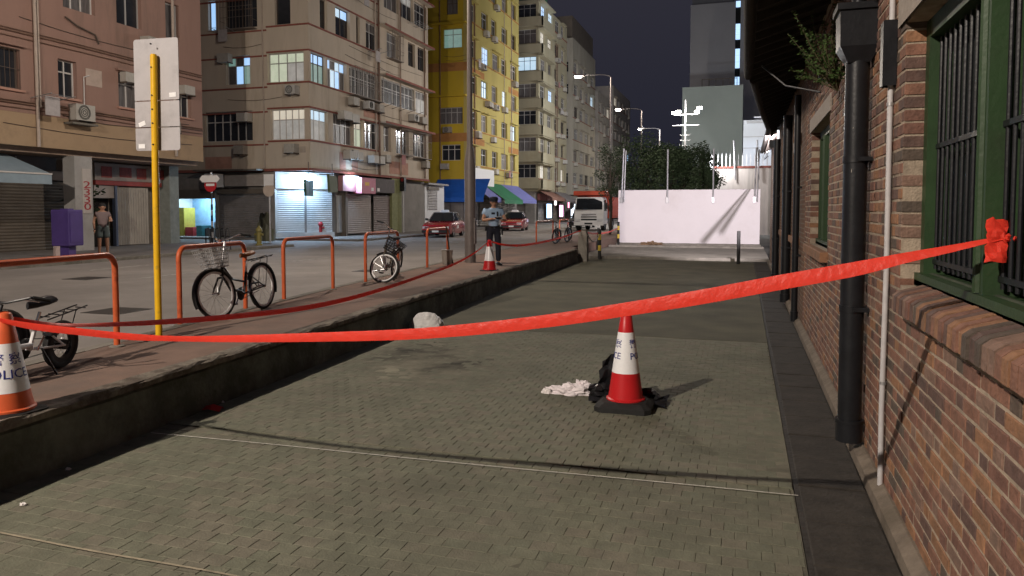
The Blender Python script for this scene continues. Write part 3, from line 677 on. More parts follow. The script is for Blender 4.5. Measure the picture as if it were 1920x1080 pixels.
p = G(1090, 733); crumple('tissue_pile', 'crumpled tissue with a red stain between the tissue heap and the black plastic', 'tissue', (p.x, p.y, 0), .10, .07, .09, M_tissue, 8, .5, 5, 26)
p = G(1025, 737); crumple('tissue_scrap', 'single small white tissue lying left of the tissue heap', 'tissue', (p.x, p.y, 0), .05, .035, .05, M_tiss2, 5, .5, 5, 18)
M_bagw = mat('white_plastic', (0.62, 0.61, 0.60), .45, var=.08, scale=10, bump=.3, bscale=14)
p = G(784, 617); crumple('plastic_bag', 'full white plastic bag lying at the foot of the retaining wall', 'bag', (p.x + .15, p.y, 0), .27, .21, .27, M_bagw, 2, .16, 3, 40)
M_bagb = mat('black_plastic', (0.014, 0.014, 0.016), .28, var=.2, scale=8, bump=.4, bscale=18, spec=.5)
bg = thing('black_plastic_sheet', 'crumpled black plastic bag behind the central red cone', 'bag', (CC.x, CC.y + .2, 0))
def sheet(poly_rows, parent, name, m):
    q = MB(); R_, C_ = len(poly_rows), len(poly_rows[0]); vs = [p for r in poly_rows for p in r]
    nrm = Vector((.004, .004, .002))
    q.add(vs + [tuple(Vector(p) + nrm) for p in vs], [(i * C_ + j, i * C_ + j + 1, (i + 1) * C_ + j + 1, (i + 1) * C_ + j) for i in range(R_ - 1) for j in range(C_ - 1)] + [(R_ * C_ + i * C_ + j, R_ * C_ + (i + 1) * C_ + j, R_ * C_ + (i + 1) * C_ + j + 1, R_ * C_ + i * C_ + j + 1) for i in range(R_ - 1) for j in range(C_ - 1)])
    return q.build(name, m, parent)
rnd = random.Random(11)
def fold(x0, x1, y, ztop, lean, parent):
    rows = []; R_, C_ = 7, 7
    for i in range(R_):
        t = i / (R_ - 1); rows.append([(x0 + (x1 - x0) * (j / (C_ - 1)) * (1 - .35 * t) + lean * t + rnd.uniform(-.02, .02), y + rnd.uniform(-.035, .035), max(0.004, t * ztop * (1 - .35 * abs(j / (C_ - 1) - .45) * t) + rnd.uniform(-.015, .015))) for j in range(C_)])
    return sheet(rows, parent, 'plastic_fold', M_bagb)
fold(-.32, .04, .0, .47, .06, bg); fold(-.38, -.1, -.1, .20, .02, bg); fold(.12, .36, -.02, .16, .0, bg); fold(-.2, .3, .1, .15, 0, bg)
q = MB(); rows = []
for i in range(8): rows.append([(-.36 + .72 * j / 9 + rnd.uniform(-.02, .02), -.18 + .36 * i / 7, .012 + max(0, rnd.uniform(-.01, .05))) for j in range(10)])
sheet(rows, bg, 'plastic_fold', M_bagb)
p = G(396, 770)
rs = thing('red_wrapper', 'flat red paper wrapper at the foot of the retaining wall', 'litter', (p.x + .02, p.y, .01))
sheet([[(-.09, -.05, .0), (0, -.06, .02), (.1, -.045, .0)], [(-.08, .0, .03), (.0, .0, .05), (.09, .01, .03)], [(-.07, .05, .0), (.02, .06, .015), (.08, .05, .0)]], rs, 'paper', mat('red_paper', (.55, .03, .03), .6))
LIT = [((37, 947), 'tiny white paper scrap on the paving nearest the lower left corner'), ((122, 881), 'white paper scrap beside the wall foot near the left edge'), ((188, 838), 'small pale scrap against the dark wall foot'), ((485, 724), 'small white cigarette packet scrap at the wall foot below the tape'), ((412, 755), 'tiny grey scrap right behind the red wrapper')]
for i, (q_, lb) in enumerate(LIT):
    p = G(*q_); crumple('paper_scrap', lb, 'litter', (p.x + .03, p.y, .004), .022, .014, .014, M_tiss2, 20 + i, .6, 6, 10)
for i, (px, py, lb, m) in enumerate([(1205, 459, 'heap of rubble and dry leaves at the left foot of the white wall', 0), (1272, 464, 'blue and white scrap on the apron in front of the white wall', 1)]):
    p = G(px, py, ZA); 
    if i == 0: p.y = 39.0; p.x = -4.6
    crumple('rubble_heap' if m == 0 else 'paper_scrap', lb, 'litter', (p.x, min(p.y, 39.1), ZA), .5 if m == 0 else .08, .15 if m == 0 else .06, .14 if m == 0 else .06, mat('dry_leaves', (.2, .13, .08), .9, var=.5, scale=14) if m == 0 else mat('blue_scrap', (.3, .35, .7), .6), 40 + i, .9, 9, 26)

# ================================================================== PAVEMENT FURNITURE
def hoop(y0, y1, x0, x1, label, h=.95):
    t = thing('hoop_rail', label, 'railing', (x0, y0, ZP), math.atan2(y1 - y0, x1 - x0), 'orange hoop rails along the kerb')
    L = math.hypot(y1 - y0, x1 - x0); R_ = .13; pts = [(0, 0, -.02), (0, 0, h - R_)]
    for k in range(1, 6): a = PI / 2 * k / 6; pts.append((R_ - R_ * math.cos(a), 0, h - R_ + R_ * math.sin(a)))
    pts += [(R_, 0, h), (L - R_, 0, h)]
    for k in range(1, 6): a = PI / 2 * k / 6; pts.append((L - R_ + R_ * math.sin(a), 0, h - R_ + R_ * math.cos(a)))
    pts += [(L, 0, h - R_), (L, 0, -.02)]
    MB().tube(pts, .031, 14).build('hoop', M_orange, t)
    for x in (0, L): MB().lathe([(.075, 0), (.075, .012), (.034, .02)], 14, (x, 0, 0)).build('foot_plate', M_conc, t)
hoop(4.45, 6.09, -5.98, -6.16, 'orange hoop rail cut by the left frame edge beside the folding bicycle')
hoop(7.45, 8.92, -6.56, -6.72, 'orange hoop rail behind the bicycle with the front basket')
hoop(10.05, 11.68, -6.86, -6.96, 'orange hoop rail standing free with nothing against it')
hoop(12.99, 14.75, -7.02, -7.18, 'orange hoop rail with the brown bicycle leaning on it')
hoop(16.7, 18.5, -7.35, -7.55, 'orange hoop rail left of the thick grey lamp post, bucket at its foot')
hoop(29.6, 33.4, -8.15, -8.4, 'far orange hoop rail beside the two black bicycles')
hoop(35.5, 38.0, -8.6, -8.75, 'farthest orange hoop rail in front of the truck')

# yellow pole with the back of a traffic sign
ys = thing('traffic_sign', 'back of a grey three-plate traffic sign on a yellow pole', 'sign', (-6.17, 6.68, ZP), math.radians(3))
MB().tube([(0, 0, -.02), (.0, 0, 1.0), (.008, 0, 2.0), (.02, 0, 3.08)], .036, 16).build('pole', M_yellow, ys)
MB().lathe([(.034, 3.08), (.03, 3.095), (.012, 3.1), (0.001, 3.1)], 16, (.02, 0, 0)).build('pole_cap', M_yellow, ys)
M_alu = mat('sign_aluminium', (0.46, 0.445, 0.46), 0.5, metal=0.15, var=0.06, scale=5, dirt=(0.33, 0.32, 0.33), dscale=2.2)
def rrect(x0, x1, z0, z1, r, rb):
    P = []
    for (cx, cz, a0, rr) in ((x1 - rb, z0 + rb, -PI / 2, rb), (x1 - r, z1 - r, 0, r), (x0 + r, z1 - r, PI / 2, r), (x0 + rb, z0 + rb, PI, rb)):
        for k in range(5): a = a0 + PI / 2 * k / 4; P.append((cx + rr * math.cos(a), cz + rr * math.sin(a)))
    return P
for (z0, z1, r, rb) in ((2.61, 3.275, .03, .008), (2.32, 2.598, .008, .008), (2.06, 2.308, .008, .03)):
    pl = MB().prism(rrect(-.275, .295, z0, z1, r, rb), .045, .05, 'Y').build('sign_plate', M_alu, ys)
for z in (2.50, 2.35, 2.12, 2.65, 2.95, 3.2):
    MB().tube([(.016, -.043, z), (.016, -.03, z)], .009, 8).build('clamp', M_black, ys)
for (x, z, a) in ((.215, 2.66, .04), (-.185, 2.355, .35), (-.195, 2.11, 0)):
    MB().cbox((0, 0, 0), (.085, .004, .048)).build('sticker', mat('white_sticker', (.85, .86, .88), .5, var=.05), ys, (x, .0425, z), (0, -a, 0))

# bollards, post, chain
def bollard(p, h, label, top=M_black, r=.062, z0=None, bands=True):
    t = thing('bollard', label, 'bollard', p, 0, 'striped bollards by the white wall')
    MB().tube([(0, 0, -.02), (0, 0, h - .02), (0, 0, h)], [r, r, r * .8], 14).build('post', M_rubber, t)
    if bands:
        for (a, b) in ((.28, .46), (.64, .82)): MB().tube([(0, 0, h * a), (0, 0, h * b)], r + .003, 14).build('yellow_band', M_bandy, t)
    return t
bollard((-5.28, 28.3, 0), 1.15, 'black and yellow striped bollard next to the concrete post')
bollard((-6.28, 39.0, ZA), 1.2, 'yellow and black bollard at the left end of the white wall')
bollard((-0.17, 27.0, 0), 1.15, 'plain black bollard in front of the right part of the white wall', bands=False)
bollard((-6.3, 33.5, ZA), 1.0, 'short grey bollard in the chain line behind the striped bollard', bands=False)
cpo = thing('concrete_post', 'square weathered concrete post at the end of the retaining wall', 'post', CP)
q = MB(); q.ring_loft([[(-.17, -.17, -.1), (.17, -.17, -.1), (.17, .17, -.1), (-.17, .17, -.1)], [(-.16, -.16, .95), (.16, -.16, .95), (.16, .16, .95), (-.16, .16, .95)], [(-.12, -.12, 1.12), (.12, -.12, 1.12), (.12, .12, 1.12), (-.12, .12, 1.12)]])
q.build('shaft', M_conc, cpo)
ch = thing('barrier_chain', 'sagging grey chain between the concrete post and the bollards', 'chain', (CP.x, CP.y, .8))
def chain(a, b, sag):
    n = 26
    for i in range(n):
        t = (i + .5) / n; p = Vector(a).lerp(Vector(b), t) - Vector((0, 0, sag * 4 * (t - t * t))); d = (Vector(b) - Vector(a)).normalized(); d.z -= sag * 4 * (1 - 2 * t) / 2; d.normalize()
        s = d.cross(Vector((0, 0, 1))).normalized(); u = s.cross(d)
        if i % 2: s = u
        q = MB().tube([p + d * .045 * math.cos(2 * PI * k / 8) + s * .02 * math.sin(2 * PI * k / 8) - Vector((CP.x, CP.y, .8)) for k in range(8)], .009, 5, close=True); q.build('chain_link', M_steel, ch)
chain((-5.46, 27.0, .95), (-5.28, 28.24, .95), .26); chain((-5.33, 28.36, .95), (-6.26, 33.45, 1.0), .32)
# bucket and broom at the fifth hoop
p = Vector((-7.38, 18.05, ZP))
bk = thing('bucket', 'grey plastic bucket at the foot of the hoop rail by the lamp post', 'bucket', p)
MB().lathe([(.0, 0), (.12, .0), (.15, .36), (.158, .36), (.158, .375), (.145, .375), (.116, .02), (0.0, .02)], 20).build('tub', mat('grey_plastic', (.3, .27, .24), .5), bk)
MB().tube([(.15 * math.cos(a), .15 * math.sin(a) * .3 - .05, .37 + .02 * math.sin(a)) for a in [PI * k / 8 for k in range(9)]], .004, 5).build('bail_handle', M_steel, bk)
br = thing('broom', 'dark broom handle leaning on the hoop rail above the bucket', 'broom', p + Vector((.04, .1, 0)))
MB().tube([(0, 0, .25), (-.1, -.02, 1.0)], .018, 8).build('handle', M_dark, br); MB().ring_loft([[(-.05, -.03, .02), (.09, -.03, .02), (.09, .03, .02), (-.05, .03, .02)], [(-.0, -.02, .28), (.04, -.02, .28), (.04, .02, .28), (-.0, .02, .28)]]).build('brush', M_dark, br)

# ================================================================== BICYCLES
M_bframe = mat('dark_bike_paint', (0.018, 0.018, 0.02), .35, var=.1); M_spoke = mat('spoke_steel', (.5, .5, .52), .3, metal=1, var=.0)
M_saddle_br = mat('brown_leather', (.2, .075, .03), .5, var=.2, scale=20); M_seat = mat('black_vinyl', (.015, .015, .018), .45, var=.1)
M_rimw = mat('bright_rim', (.80, .80, .80), .35, metal=.0, var=.03, spec=.6)  # whitish, not metal: the rim's bright reflection is put into the colour
def bicycle(label, front, rear, z0, r, frame=M_bframe, rim=M_rimw, saddle=M_seat, steer=0.0, basket=True, rack=True, guards=True, seat_h=.82, folding=False, fat=.02, lean=0.0, detail=1.0, basket_m=None, bar_h=None):
    fx, fy = front; rx, ry = rear; wb = math.hypot(fx - rx, fy - ry)
    t = thing('bicycle', label, 'bicycle', (rx, ry, z0), math.atan2(fy - ry, fx - rx), 'parked bicycles')
    t.rotation_euler = (lean, 0, math.atan2(fy - ry, fx - rx))
    ns = int(28 * detail) + 8
    def wheel(parent, c, M=None, nsp=18):
        w = MB().lathe([(r, -.001), (r - fat * .3, -fat * .8), (r - fat, -fat), (r - fat * 1.9, -fat * .7), (r - fat * 1.9, fat * .7), (r - fat, fat), (r - fat * .3, fat * .8), (r, .001)], ns, (0, 0, 0), 'Y')
        tyre = w
        rm = MB().lathe([(r - fat * 1.55, -fat * .72), (r - fat * 3.1, -fat * .6), (r - fat * 3.2, fat * .6), (r - fat * 1.55, fat * .72)], ns, (0, 0, 0), 'Y')
        sp = MB(); hb = MB().tube([(0, -.05, 0), (0, .05, 0)], .02 if not folding else .045, 10)
        for k in range(int(nsp * detail)):
            a = 2 * PI * k / int(nsp * detail); s = .03 * (1 if k % 2 else -1)
            sp.tube([(.02 * math.cos(a + .5), s, .02 * math.sin(a + .5)), ((r - fat * 2.9) * math.cos(a), 0, (r - fat * 2.9) * math.sin(a))], .0016 if detail >= 1 else .003, 3)
        T = Matrix.Translation(c) if M is None else M @ Matrix.Translation(c)
        wo = tyre.xf(T).build('wheel', M_rubber, parent)
        rm.xf(T).build('rim', rim, wo); sp.xf(T).build('spokes', M_spoke, wo); hb.xf(T).build('hub', M_chrome if not folding else M_black, wo)
        return wo
    hh = bar_h or (r + .62)
    HT = Vector((wb - .20 * (1 if not folding else .8), 0, r + (.42 if not folding else .33))); HL = Vector((wb - .14, 0, r + (.22 if not folding else .13)))
    BBk = Vector((.43 * wb, 0, r * .82 if not folding else r * 1.1)); ST = Vector((.30 * wb, 0, seat_h - .08)); STl = Vector((.345 * wb, 0, BBk.z + (seat_h - BBk.z) * .55))
    fr = MB(); tr = .019 if not folding else .026
    fr.tube([BBk, STl], .017, 8)
    if folding:
        fr.tube([HL.lerp(HT, .4), (.62 * wb, 0, r + .06), (.43 * wb, 0, r + .06), BBk], .03, 8)
    else:
        fr.tube([HL.lerp(HT, .15), (.70 * wb, 0, r + .02), (.55 * wb, 0, r * .9 + .03), BBk], .021, 8)
        fr.tube([HL.lerp(HT, .7), (.66 * wb, 0, r + .16), STl.lerp(BBk, .45)], .014, 8)
    fr.tube([HL, HT], .022, 10)
    for s in (-1, 1):
        fr.tube([BBk, (0.02, s * .055, r), ], .010, 6); fr.tube([STl, (0.03, s * .055, r)], .009, 6)
    fr.build('frame', frame, t)
    MB().tube([STl - (ST - STl) * .1, ST], .0125, 8).build('seat_post', M_chrome, t)
    sd = MB(); sd.smooth = True
    sd.ring_loft([[(ST.x + x, w * c, seat_h + hgt + (.035 * s_ if s_ > 0 else .03 * s_)) for c, s_ in [(math.cos(2 * PI * k / 10), math.sin(2 * PI * k / 10)) for k in range(10)]] for x, w, hgt in ((-.13, .06, .012), (-.11, .085, .015), (-.04, .075, .0), (.05, .035, -.01), (.13, .022, -.01), (.15, .012, -.012))])
    so = sd.build('saddle', saddle, t)
    if folding: MB().ring_loft([[(ST.x + x, y, seat_h + z) for x in (-.11, .05)] for y, z in ((-.075, .03), (0.01, .042))], False, False).build('seat_stripe', M_white, so)
    wheel(t, (0, 0, r))
    if guards:
        def guard(a0, a1, parent, c, M, name):
            rows = []
            for k in range(15):
                a = a0 + (a1 - a0) * k / 14; R_ = r + .018; rows.append([(R_ * math.cos(a) + c[0], y, R_ * math.sin(a) + c[2] - abs(y) * .3) for y in (-.03, -.012, .012, .03)])
            q = MB(); q.smooth = True; q.ring_loft(rows, False, False)
            if M is not None: q.xf(M)
            q.build(name, M_bframe if detail else frame, parent)
        guard(math.radians(20), math.radians(200), t, (0, 0, r), None, 'rear_mudguard')
    # steering part, turned about the head tube
    ax = (HT - HL).normalized(); S = Matrix.Translation(HL) @ Matrix.Rotation(steer, 4, ax) @ Matrix.Translation(-HL)
    fk = MB(); fh = Vector((wb, 0, r))
    for s in (-1, 1): fk.tube([HL + Vector((.02, s * .045, -.02)), fh.lerp(HL, .3) + Vector((.01, s * .05, 0)), fh + Vector((0, s * .052, 0))], [.014, .012, .009], 7)
    fk.tube([HL + Vector((.02, -.05, -.02)), HL + Vector((.02, .05, -.02))], .014, 7)
    fk.xf(S).build('fork', M_chrome if frame is not M_bframe else frame, t)
    wheel(t, fh, S)
    if guards: guard(math.radians(-25), math.radians(150), t, (wb, 0, r), S, 'front_mudguard')
    stem = HT + ax * .0; top = Vector((HT.x - (hh - HT.z) * .32, 0, hh))
    hbm = MB().tube([HL, HT, top], .013, 8); hbm.tube([top + Vector((-.17, -.27, .03)), top + Vector((-.06, -.22, .06)), top + Vector((.03, -.08, .02)), top + Vector((.03, .08, .02)), top + Vector((-.06, .22, .06)), top + Vector((-.17, .27, .03))], .011, 7)
    hb = hbm.xf(S).build('handlebar', M_chrome if not folding else M_black, t)
    for s in (-1, 1):
        MB().tube([top + Vector((-.19, s * .277, .028)), top + Vector((-.075, s * .227, .058))], .016, 8).xf(S).build('grip', M_rubber, hb)
        MB().tube([top + Vector((-.02, s * .16, .05)), top + Vector((-.13, s * .235, .02))], .006, 5).xf(S).build('brake_lever', M_chrome, hb)
    if basket:
        bm_ = basket_m or M_steel
        B0 = Vector((HT.x + .02, 0, HT.z - .08)); bq = MB(); wz = [(0, .13, .16, .02), (.25, .175, .26, .06)]
        def rect(z, hy, dx, x0): return [B0 + Vector((x0, -hy, z)), B0 + Vector((x0 + dx, -hy, z)), B0 + Vector((x0 + dx, hy, z)), B0 + Vector((x0, hy, z))]
        for k in range(6):
            t_ = k / 5; rc = rect(.25 * t_, .13 + .045 * t_, .20 + .08 * t_, .02); bq.tube(rc, .007 if k in (0, 5) else .0045, 5, close=True)
        for (e, m2) in ((0, 9), (1, 9), (2, 9), (3, 9)):
            r0_, r1_ = rect(0, .13, .20, .02), rect(.25, .175, .28, .02)
            for k in range(m2): a = k / m2; bq.tube([r0_[e].lerp(r0_[(e + 1) % 4], a), r1_[e].lerp(r1_[(e + 1) % 4], a)], .004, 4)
        for k in range(1, 6): r0_ = rect(0, .13, .20, .02); bq.tube([r0_[0].lerp(r0_[1], k / 6), r0_[3].lerp(r0_[2], k / 6)], .0024, 4)
        bq.xf(S).build('basket', bm_, t)
    if rack:
        q = MB(); zt = 2 * r + .06
        for s in (-.05, .05): q.tube([(ST.x * .9, s, zt - .02), (-.02, s, zt + .01), (-.28, s, zt + .04)], .006, 6)
        for k in range(5): x = ST.x * .8 - k * (.8 * ST.x + .26) / 4; q.tube([(x, -.05, zt + .0 + (ST.x - x) * .04), (x, .05, zt + .0 + (ST.x - x) * .04)], .005, 5)
        for s in (-.06, .06): q.tube([(0, s, r), (-.12, s * .9, zt + .02)], .005, 5)
        q.build('rack', M_black, t)
    ck = MB().lathe([(.085, -.004), (.09, .0), (.085, .004)], 20, BBk + Vector((0, -.05, 0)), 'Y', True); ck = ck.build('chain_ring', M_black, t)
    MB().tube([BBk + Vector((0, -.07, 0)), BBk + Vector((.09, -.075, -.13))], .009, 6).tube([BBk + Vector((0, .07, 0)), BBk + Vector((-.09, .075, .13))], .009, 6).build('crank', M_chrome, ck)
    for s in (-1, 1): MB().cbox(BBk + Vector((-.09 * s, .12 * s, .13 * s)), (.09, .08, .022)).build('pedal', M_black, ck)
    MB().tube([(.0, -.05, r - .055), BBk + Vector((0, -.05, -.08))], .005, 4).tube([(.0, -.05, r + .055), BBk + Vector((0, -.05, .085))], .005, 4).build('chain', M_black, ck)
    MB().tube([(.33 * wb, .04, BBk.z), (.28 * wb, .15, .01)], .009, 6).build('kickstand', M_black, t)
    return t
bicycle('small black and white folding bicycle with rear rack behind the left cone', (-5.60, 4.22), (-5.80, 5.10), ZP, .215, frame=M_white, rim=M_black, steer=math.radians(-12), basket=False, seat_h=.62, folding=True, fat=.03, guards=False, bar_h=.66, lean=math.radians(-3))
_p = G(6, 706, ZP); bicycle('black bicycle cut off by the left frame edge, only its rear wheel in view', (_p.x + .22, _p.y - .95), (_p.x, _p.y), ZP, .28, steer=0, basket=False, rack=False, seat_h=.8, fat=.032, rim=M_black, bar_h=.95)
bicycle('dark bicycle with a wire front basket and brown saddle leaning at the hoop rail', (-6.43, 8.0), (-6.52, 9.07), ZP, .33, saddle=M_saddle_br, steer=math.radians(-14), seat_h=.80, lean=math.radians(5), bar_h=1.0)
bicycle('brown bicycle turned towards the camera with its front wheel swung sideways', (-6.84, 13.15), (-7.0, 14.2), ZP, .31, frame=mat('brown_bike_paint', (.11, .085, .06), .5), steer=math.radians(82), seat_h=.84, lean=math.radians(-9), basket_m=M_black, bar_h=1.03)
bicycle('far black bicycle nearest to the concrete post, front wheel towards the camera', (-7.6, 30.6), (-7.75, 31.6), ZP, .33, steer=math.radians(40), basket=False, seat_h=.9, detail=.6, rim=M_black, rack=False)
bicycle('second far black bicycle with an orange reflector behind the first', (-7.55, 32.6), (-7.7, 33.6), ZP, .33, steer=math.radians(35), basket=False, seat_h=.9, detail=.6, rim=M_black, rack=False)
# ================================================================== BUILDINGS ACROSS THE STREET
M_pink = mat('pink_render', (0.34, 0.212, 0.172), .9, var=.1, scale=.8, bump=.1, dirt=(.22, .15, .12), dscale=.8, dcut=(.5, .72), stretch=(1, 1, .2))
M_pinkb = mat('pink_lower_render', (0.42, 0.30, 0.19), .9, var=.12, scale=.8, dirt=(.25, .18, .12), dscale=.8, dcut=(.52, .75))
M_beige = mat('beige_render', (0.56, 0.485, 0.395), .9, var=.1, scale=.7, bump=.1, dirt=(.40, .33, .25), dscale=.9, dcut=(.50, .70), stretch=(1, 1, .16))
M_trim = mat('red_trim', (0.26, 0.085, 0.065), .8, var=.25, scale=3)
M_pinkp = mat('pink_patch', (0.47, 0.27, 0.21), .9, var=.2, scale=2)
M_yel = mat('yellow_render', (0.52, 0.37, 0.03), .85, var=.1, scale=.6, dirt=(.45, .33, .06), dscale=.4, dcut=(.5, .8), stretch=(1, 1, .3))
M_yel2 = mat('yellow_pale_render', (0.46, 0.38, 0.12), .85, var=.1, scale=.6, dirt=(.42, .34, .12), dscale=.4, dcut=(.5, .8), stretch=(1, 1, .3))
M_redband = mat('brown_red_band', (0.40, 0.19, 0.06), .85, var=.2, scale=1)
M_cream = mat('cream_render', (0.37, 0.335, 0.235), .9, var=.12, scale=.6, dirt=(.33, .28, .18), dscale=.4, stretch=(1, 1, .3))
M_grey = mat('grey_render', (0.40, 0.37, 0.31), .9, var=.12, scale=.6, dirt=(.28, .26, .21), dscale=.4, stretch=(1, 1, .3))
M_grey2 = mat('light_grey_render', (0.42, 0.39, 0.36), .9, var=.12, scale=.6, dirt=(.3, .28, .25), dscale=.4)
M_alum = mat('aluminium_frame', (0.50, 0.49, 0.48), .5, metal=.3, var=.1)
M_wframe = mat('white_frame', (0.62, 0.60, 0.58), .5, var=.08)
M_brnframe = mat('dark_frame', (0.10, 0.075, 0.06), .6, var=.2)
M_glass = mat('night_glass', (0.03, 0.033, 0.04), .15, var=.4, scale=.9, spec=.6)
M_glass2 = mat('curtained_glass', (0.14, 0.13, 0.13), .4, var=.45, scale=2.5, stretch=(6, 6, .6))
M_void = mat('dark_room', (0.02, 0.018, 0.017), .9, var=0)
def lit(name, c, s): return mat(name, (.6, .6, .6), .6, var=.25, scale=2, emit=c, estr=s)
LITS = {'l': lit('window_cool', (.55, .80, 1.0), .75), 'w': lit('window_warm', (1.0, .90, .70), .42), 'y': lit('window_green', (.80, .95, .66), .38), 'b': lit('window_blue', (.35, .62, 1.0), .95), 'g': lit('window_dim', (.8, .82, .78), .16), 't': lit('window_teal', (.28, .62, .55), .28)}
PANE = dict(d=M_glass, c=M_glass2, **LITS)
FR = dict(a=M_alum, w=M_wframe, k=M_brnframe)
class Facade:
    def __init__(s, root, kind, plane): s.root, s.kind, s.plane = root, kind, plane; s.o = root.location
    def m(s, u, d, z):     # d: outwards
        p = (s.plane + d, u, z) if s.kind == 'X' else (u, s.plane - d, z)
        return (p[0] - s.o.x, p[1] - s.o.y, p[2] - s.o.z)
    def bx(s, q, u0, u1, d0, d1, z0, z1):
        a, b = s.m(u0, d0, z0), s.m(u1, d1, z1)
        return q.box(min(a[0], b[0]), max(a[0], b[0]), min(a[1], b[1]), max(a[1], b[1]), min(a[2], b[2]), max(a[2], b[2]))
    def part(s, name, mt, u0, u1, d0, d1, z0, z1, parent=None): q = MB(); s.bx(q, u0, u1, d0, d1, z0, z1); return q.build(name, mt, parent or s.root)
    def u(s, px, py=200):
        return atX(px, py, s.plane).y if s.kind == 'X' else atY(px, py, s.plane).x
    def wall(s, u0, u1, z0, z1, floors, mt, name='wall', th=.3):
        """floors: [(zb, zt, [(a, b, ...)])]; the wall is left open at the windows"""
        q = MB(); z = z0
        for (zb, zt, ws) in sorted(floors, key=lambda f: f[0]):
            s.bx(q, u0, u1, -th, 0, z, zb); c = u0
            for w in sorted(ws, key=lambda w: w[0]):
                a, b = max(w[0], u0), min(w[1], u1)
                if a > c + .01: s.bx(q, c, a, -th, 0, zb, zt)
                c = max(c, b)
            if c < u1 - .01: s.bx(q, c, u1, -th, 0, zb, zt)
            z = zt
        s.bx(q, u0, u1, -th, 0, z, z1); return q.build(name, mt, s.root)
    def window(s, u0, u1, z0, z1, kind='d', frame='a', n=3, transom=.68, split=True, grille=False, dep=-.2):
        q = MB(); t = .045; s.bx(q, u0, u1, dep - .03, dep + .03, z0, z0 + t); s.bx(q, u0, u1, dep - .03, dep + .03, z1 - t, z1)
        s.bx(q, u0, u0 + t, dep - .03, dep + .03, z0 + t, z1 - t); s.bx(q, u1 - t, u1, dep - .03, dep + .03, z0 + t, z1 - t)
        zt = z0 + (z1 - z0) * transom if transom else None; us = [u0 + t + (u1 - u0 - 2 * t) * k / n for k in range(n + 1)]
        for k in range(1, n): s.bx(q, us[k] - .025, us[k] + .025, dep - .028, dep + .028, z0 + t, z1 - t)
        if zt: 
            for k in range(n): s.bx(q, us[k] + .025, us[k + 1] - .025, dep - .027, dep + .027, zt - .025, zt + .025)
        w = q.build('window', FR[frame], s.root)
        cells = [(us[k], us[k + 1], a, b) for k in range(n) for a, b in (((z0 + t, zt), (zt, z1 - t)) if zt else ((z0 + t, z1 - t),))] if split else [(u0 + t, u1 - t, z0 + t, z1 - t)]
        for i, (a, b, c, d) in enumerate(cells):
            k = kind if len(kind) == 1 else kind[i % len(kind)]
            s.part('pane', PANE[k], a - .01, b + .01, dep - .012, dep - .004, c - .01, d + .01, w)
        s.bx(MB(), 0, 1, 0, 1, 0, 1)
        if kind[0] in 'dc' and len(kind) == 1: pass
        if grille:
            g = MB(); m_ = max(3, int((u1 - u0) / .16))
            for k in range(m_ + 1): u_ = u0 + (u1 - u0) * k / m_; s.bx(g, u_ - .008, u_ + .008, -.05, -.034, z0, z1)
            for zz in (z0 + .02, z0 + (z1 - z0) * .5, z1 - .03): s.bx(g, u0, u1, -.034, -.02, zz, zz + .016)
            g.build('grille', FR['k' if grille == 'k' else 'a'], w)
        return w
    def aircon(s, u, z, w=.75, h=.52, d=.32, fan=True, mt=None):
        q = MB(); s.bx(q, u - w / 2, u + w / 2, .02, d, z, z + h); a = q.build('air_conditioner', mt or mat('aircon_case', (.46, .44, .40), .6, var=.12, scale=5), s.root)
        if fan:
            g = MB(); c = (u - w * .08, z + h / 2)
            for rr in (h * .12, h * .24, h * .36, h * .43): g.tube([s.m(c[0] + rr * math.cos(2 * PI * k / 18), d + .012, c[1] + rr * math.sin(2 * PI * k / 18)) for k in range(18)], .012, 4, close=True)
            g.build('fan_grille', mat('fan_dark', (.09, .09, .085), .6), a)
        s.part('bracket', M_brnframe, u - w / 2, u - w / 2 + .04, 0, d + .04, z - .06, z - .005, a); s.part('bracket', M_brnframe, u + w / 2 - .04, u + w / 2, 0, d + .04, z - .06, z - .005, a)
        return a
    def pipe(s, pts, r, mt, name='pipe'): return MB().tube([s.m(u, d, z) for u, d, z in pts], r, 8).build(name, mt, s.root)
    def shutter(s, u0, u1, z0, z1, mt, d=-.05, pitch=.11):
        q = MB(); n = max(2, int((z1 - z0) / pitch)); rows = []
        for k in range(n * 2 + 1): z = z0 + (z1 - z0) * k / (n * 2); rows.append([s.m(u0, d + (.022 if k % 2 else 0), z), s.m(u1, d + (.022 if k % 2 else 0), z)])
        q.ring_loft(rows, False, False); return q.build('roller_shutter', mt, s.root)
M_shut = mat('shutter_grey', (.24, .22, .21), .5, metal=.3, var=.15, scale=1.5, dirt=(.16, .14, .13), dscale=1.0)
M_shutd = mat('shutter_dark', (.15, .125, .10), .6, metal=.2, var=.2, scale=1.2)
M_shutl = mat('shutter_light', (.50, .50, .50), .5, metal=.15, var=.1, scale=1.2, dirt=(.38, .38, .38), dscale=.8)
M_pipe = mat('old_pipe', (.20, .12, .085), .7, var=.3, scale=4); M_pipew = mat('pale_pipe', (.48, .40, .34), .7, var=.15, scale=4)

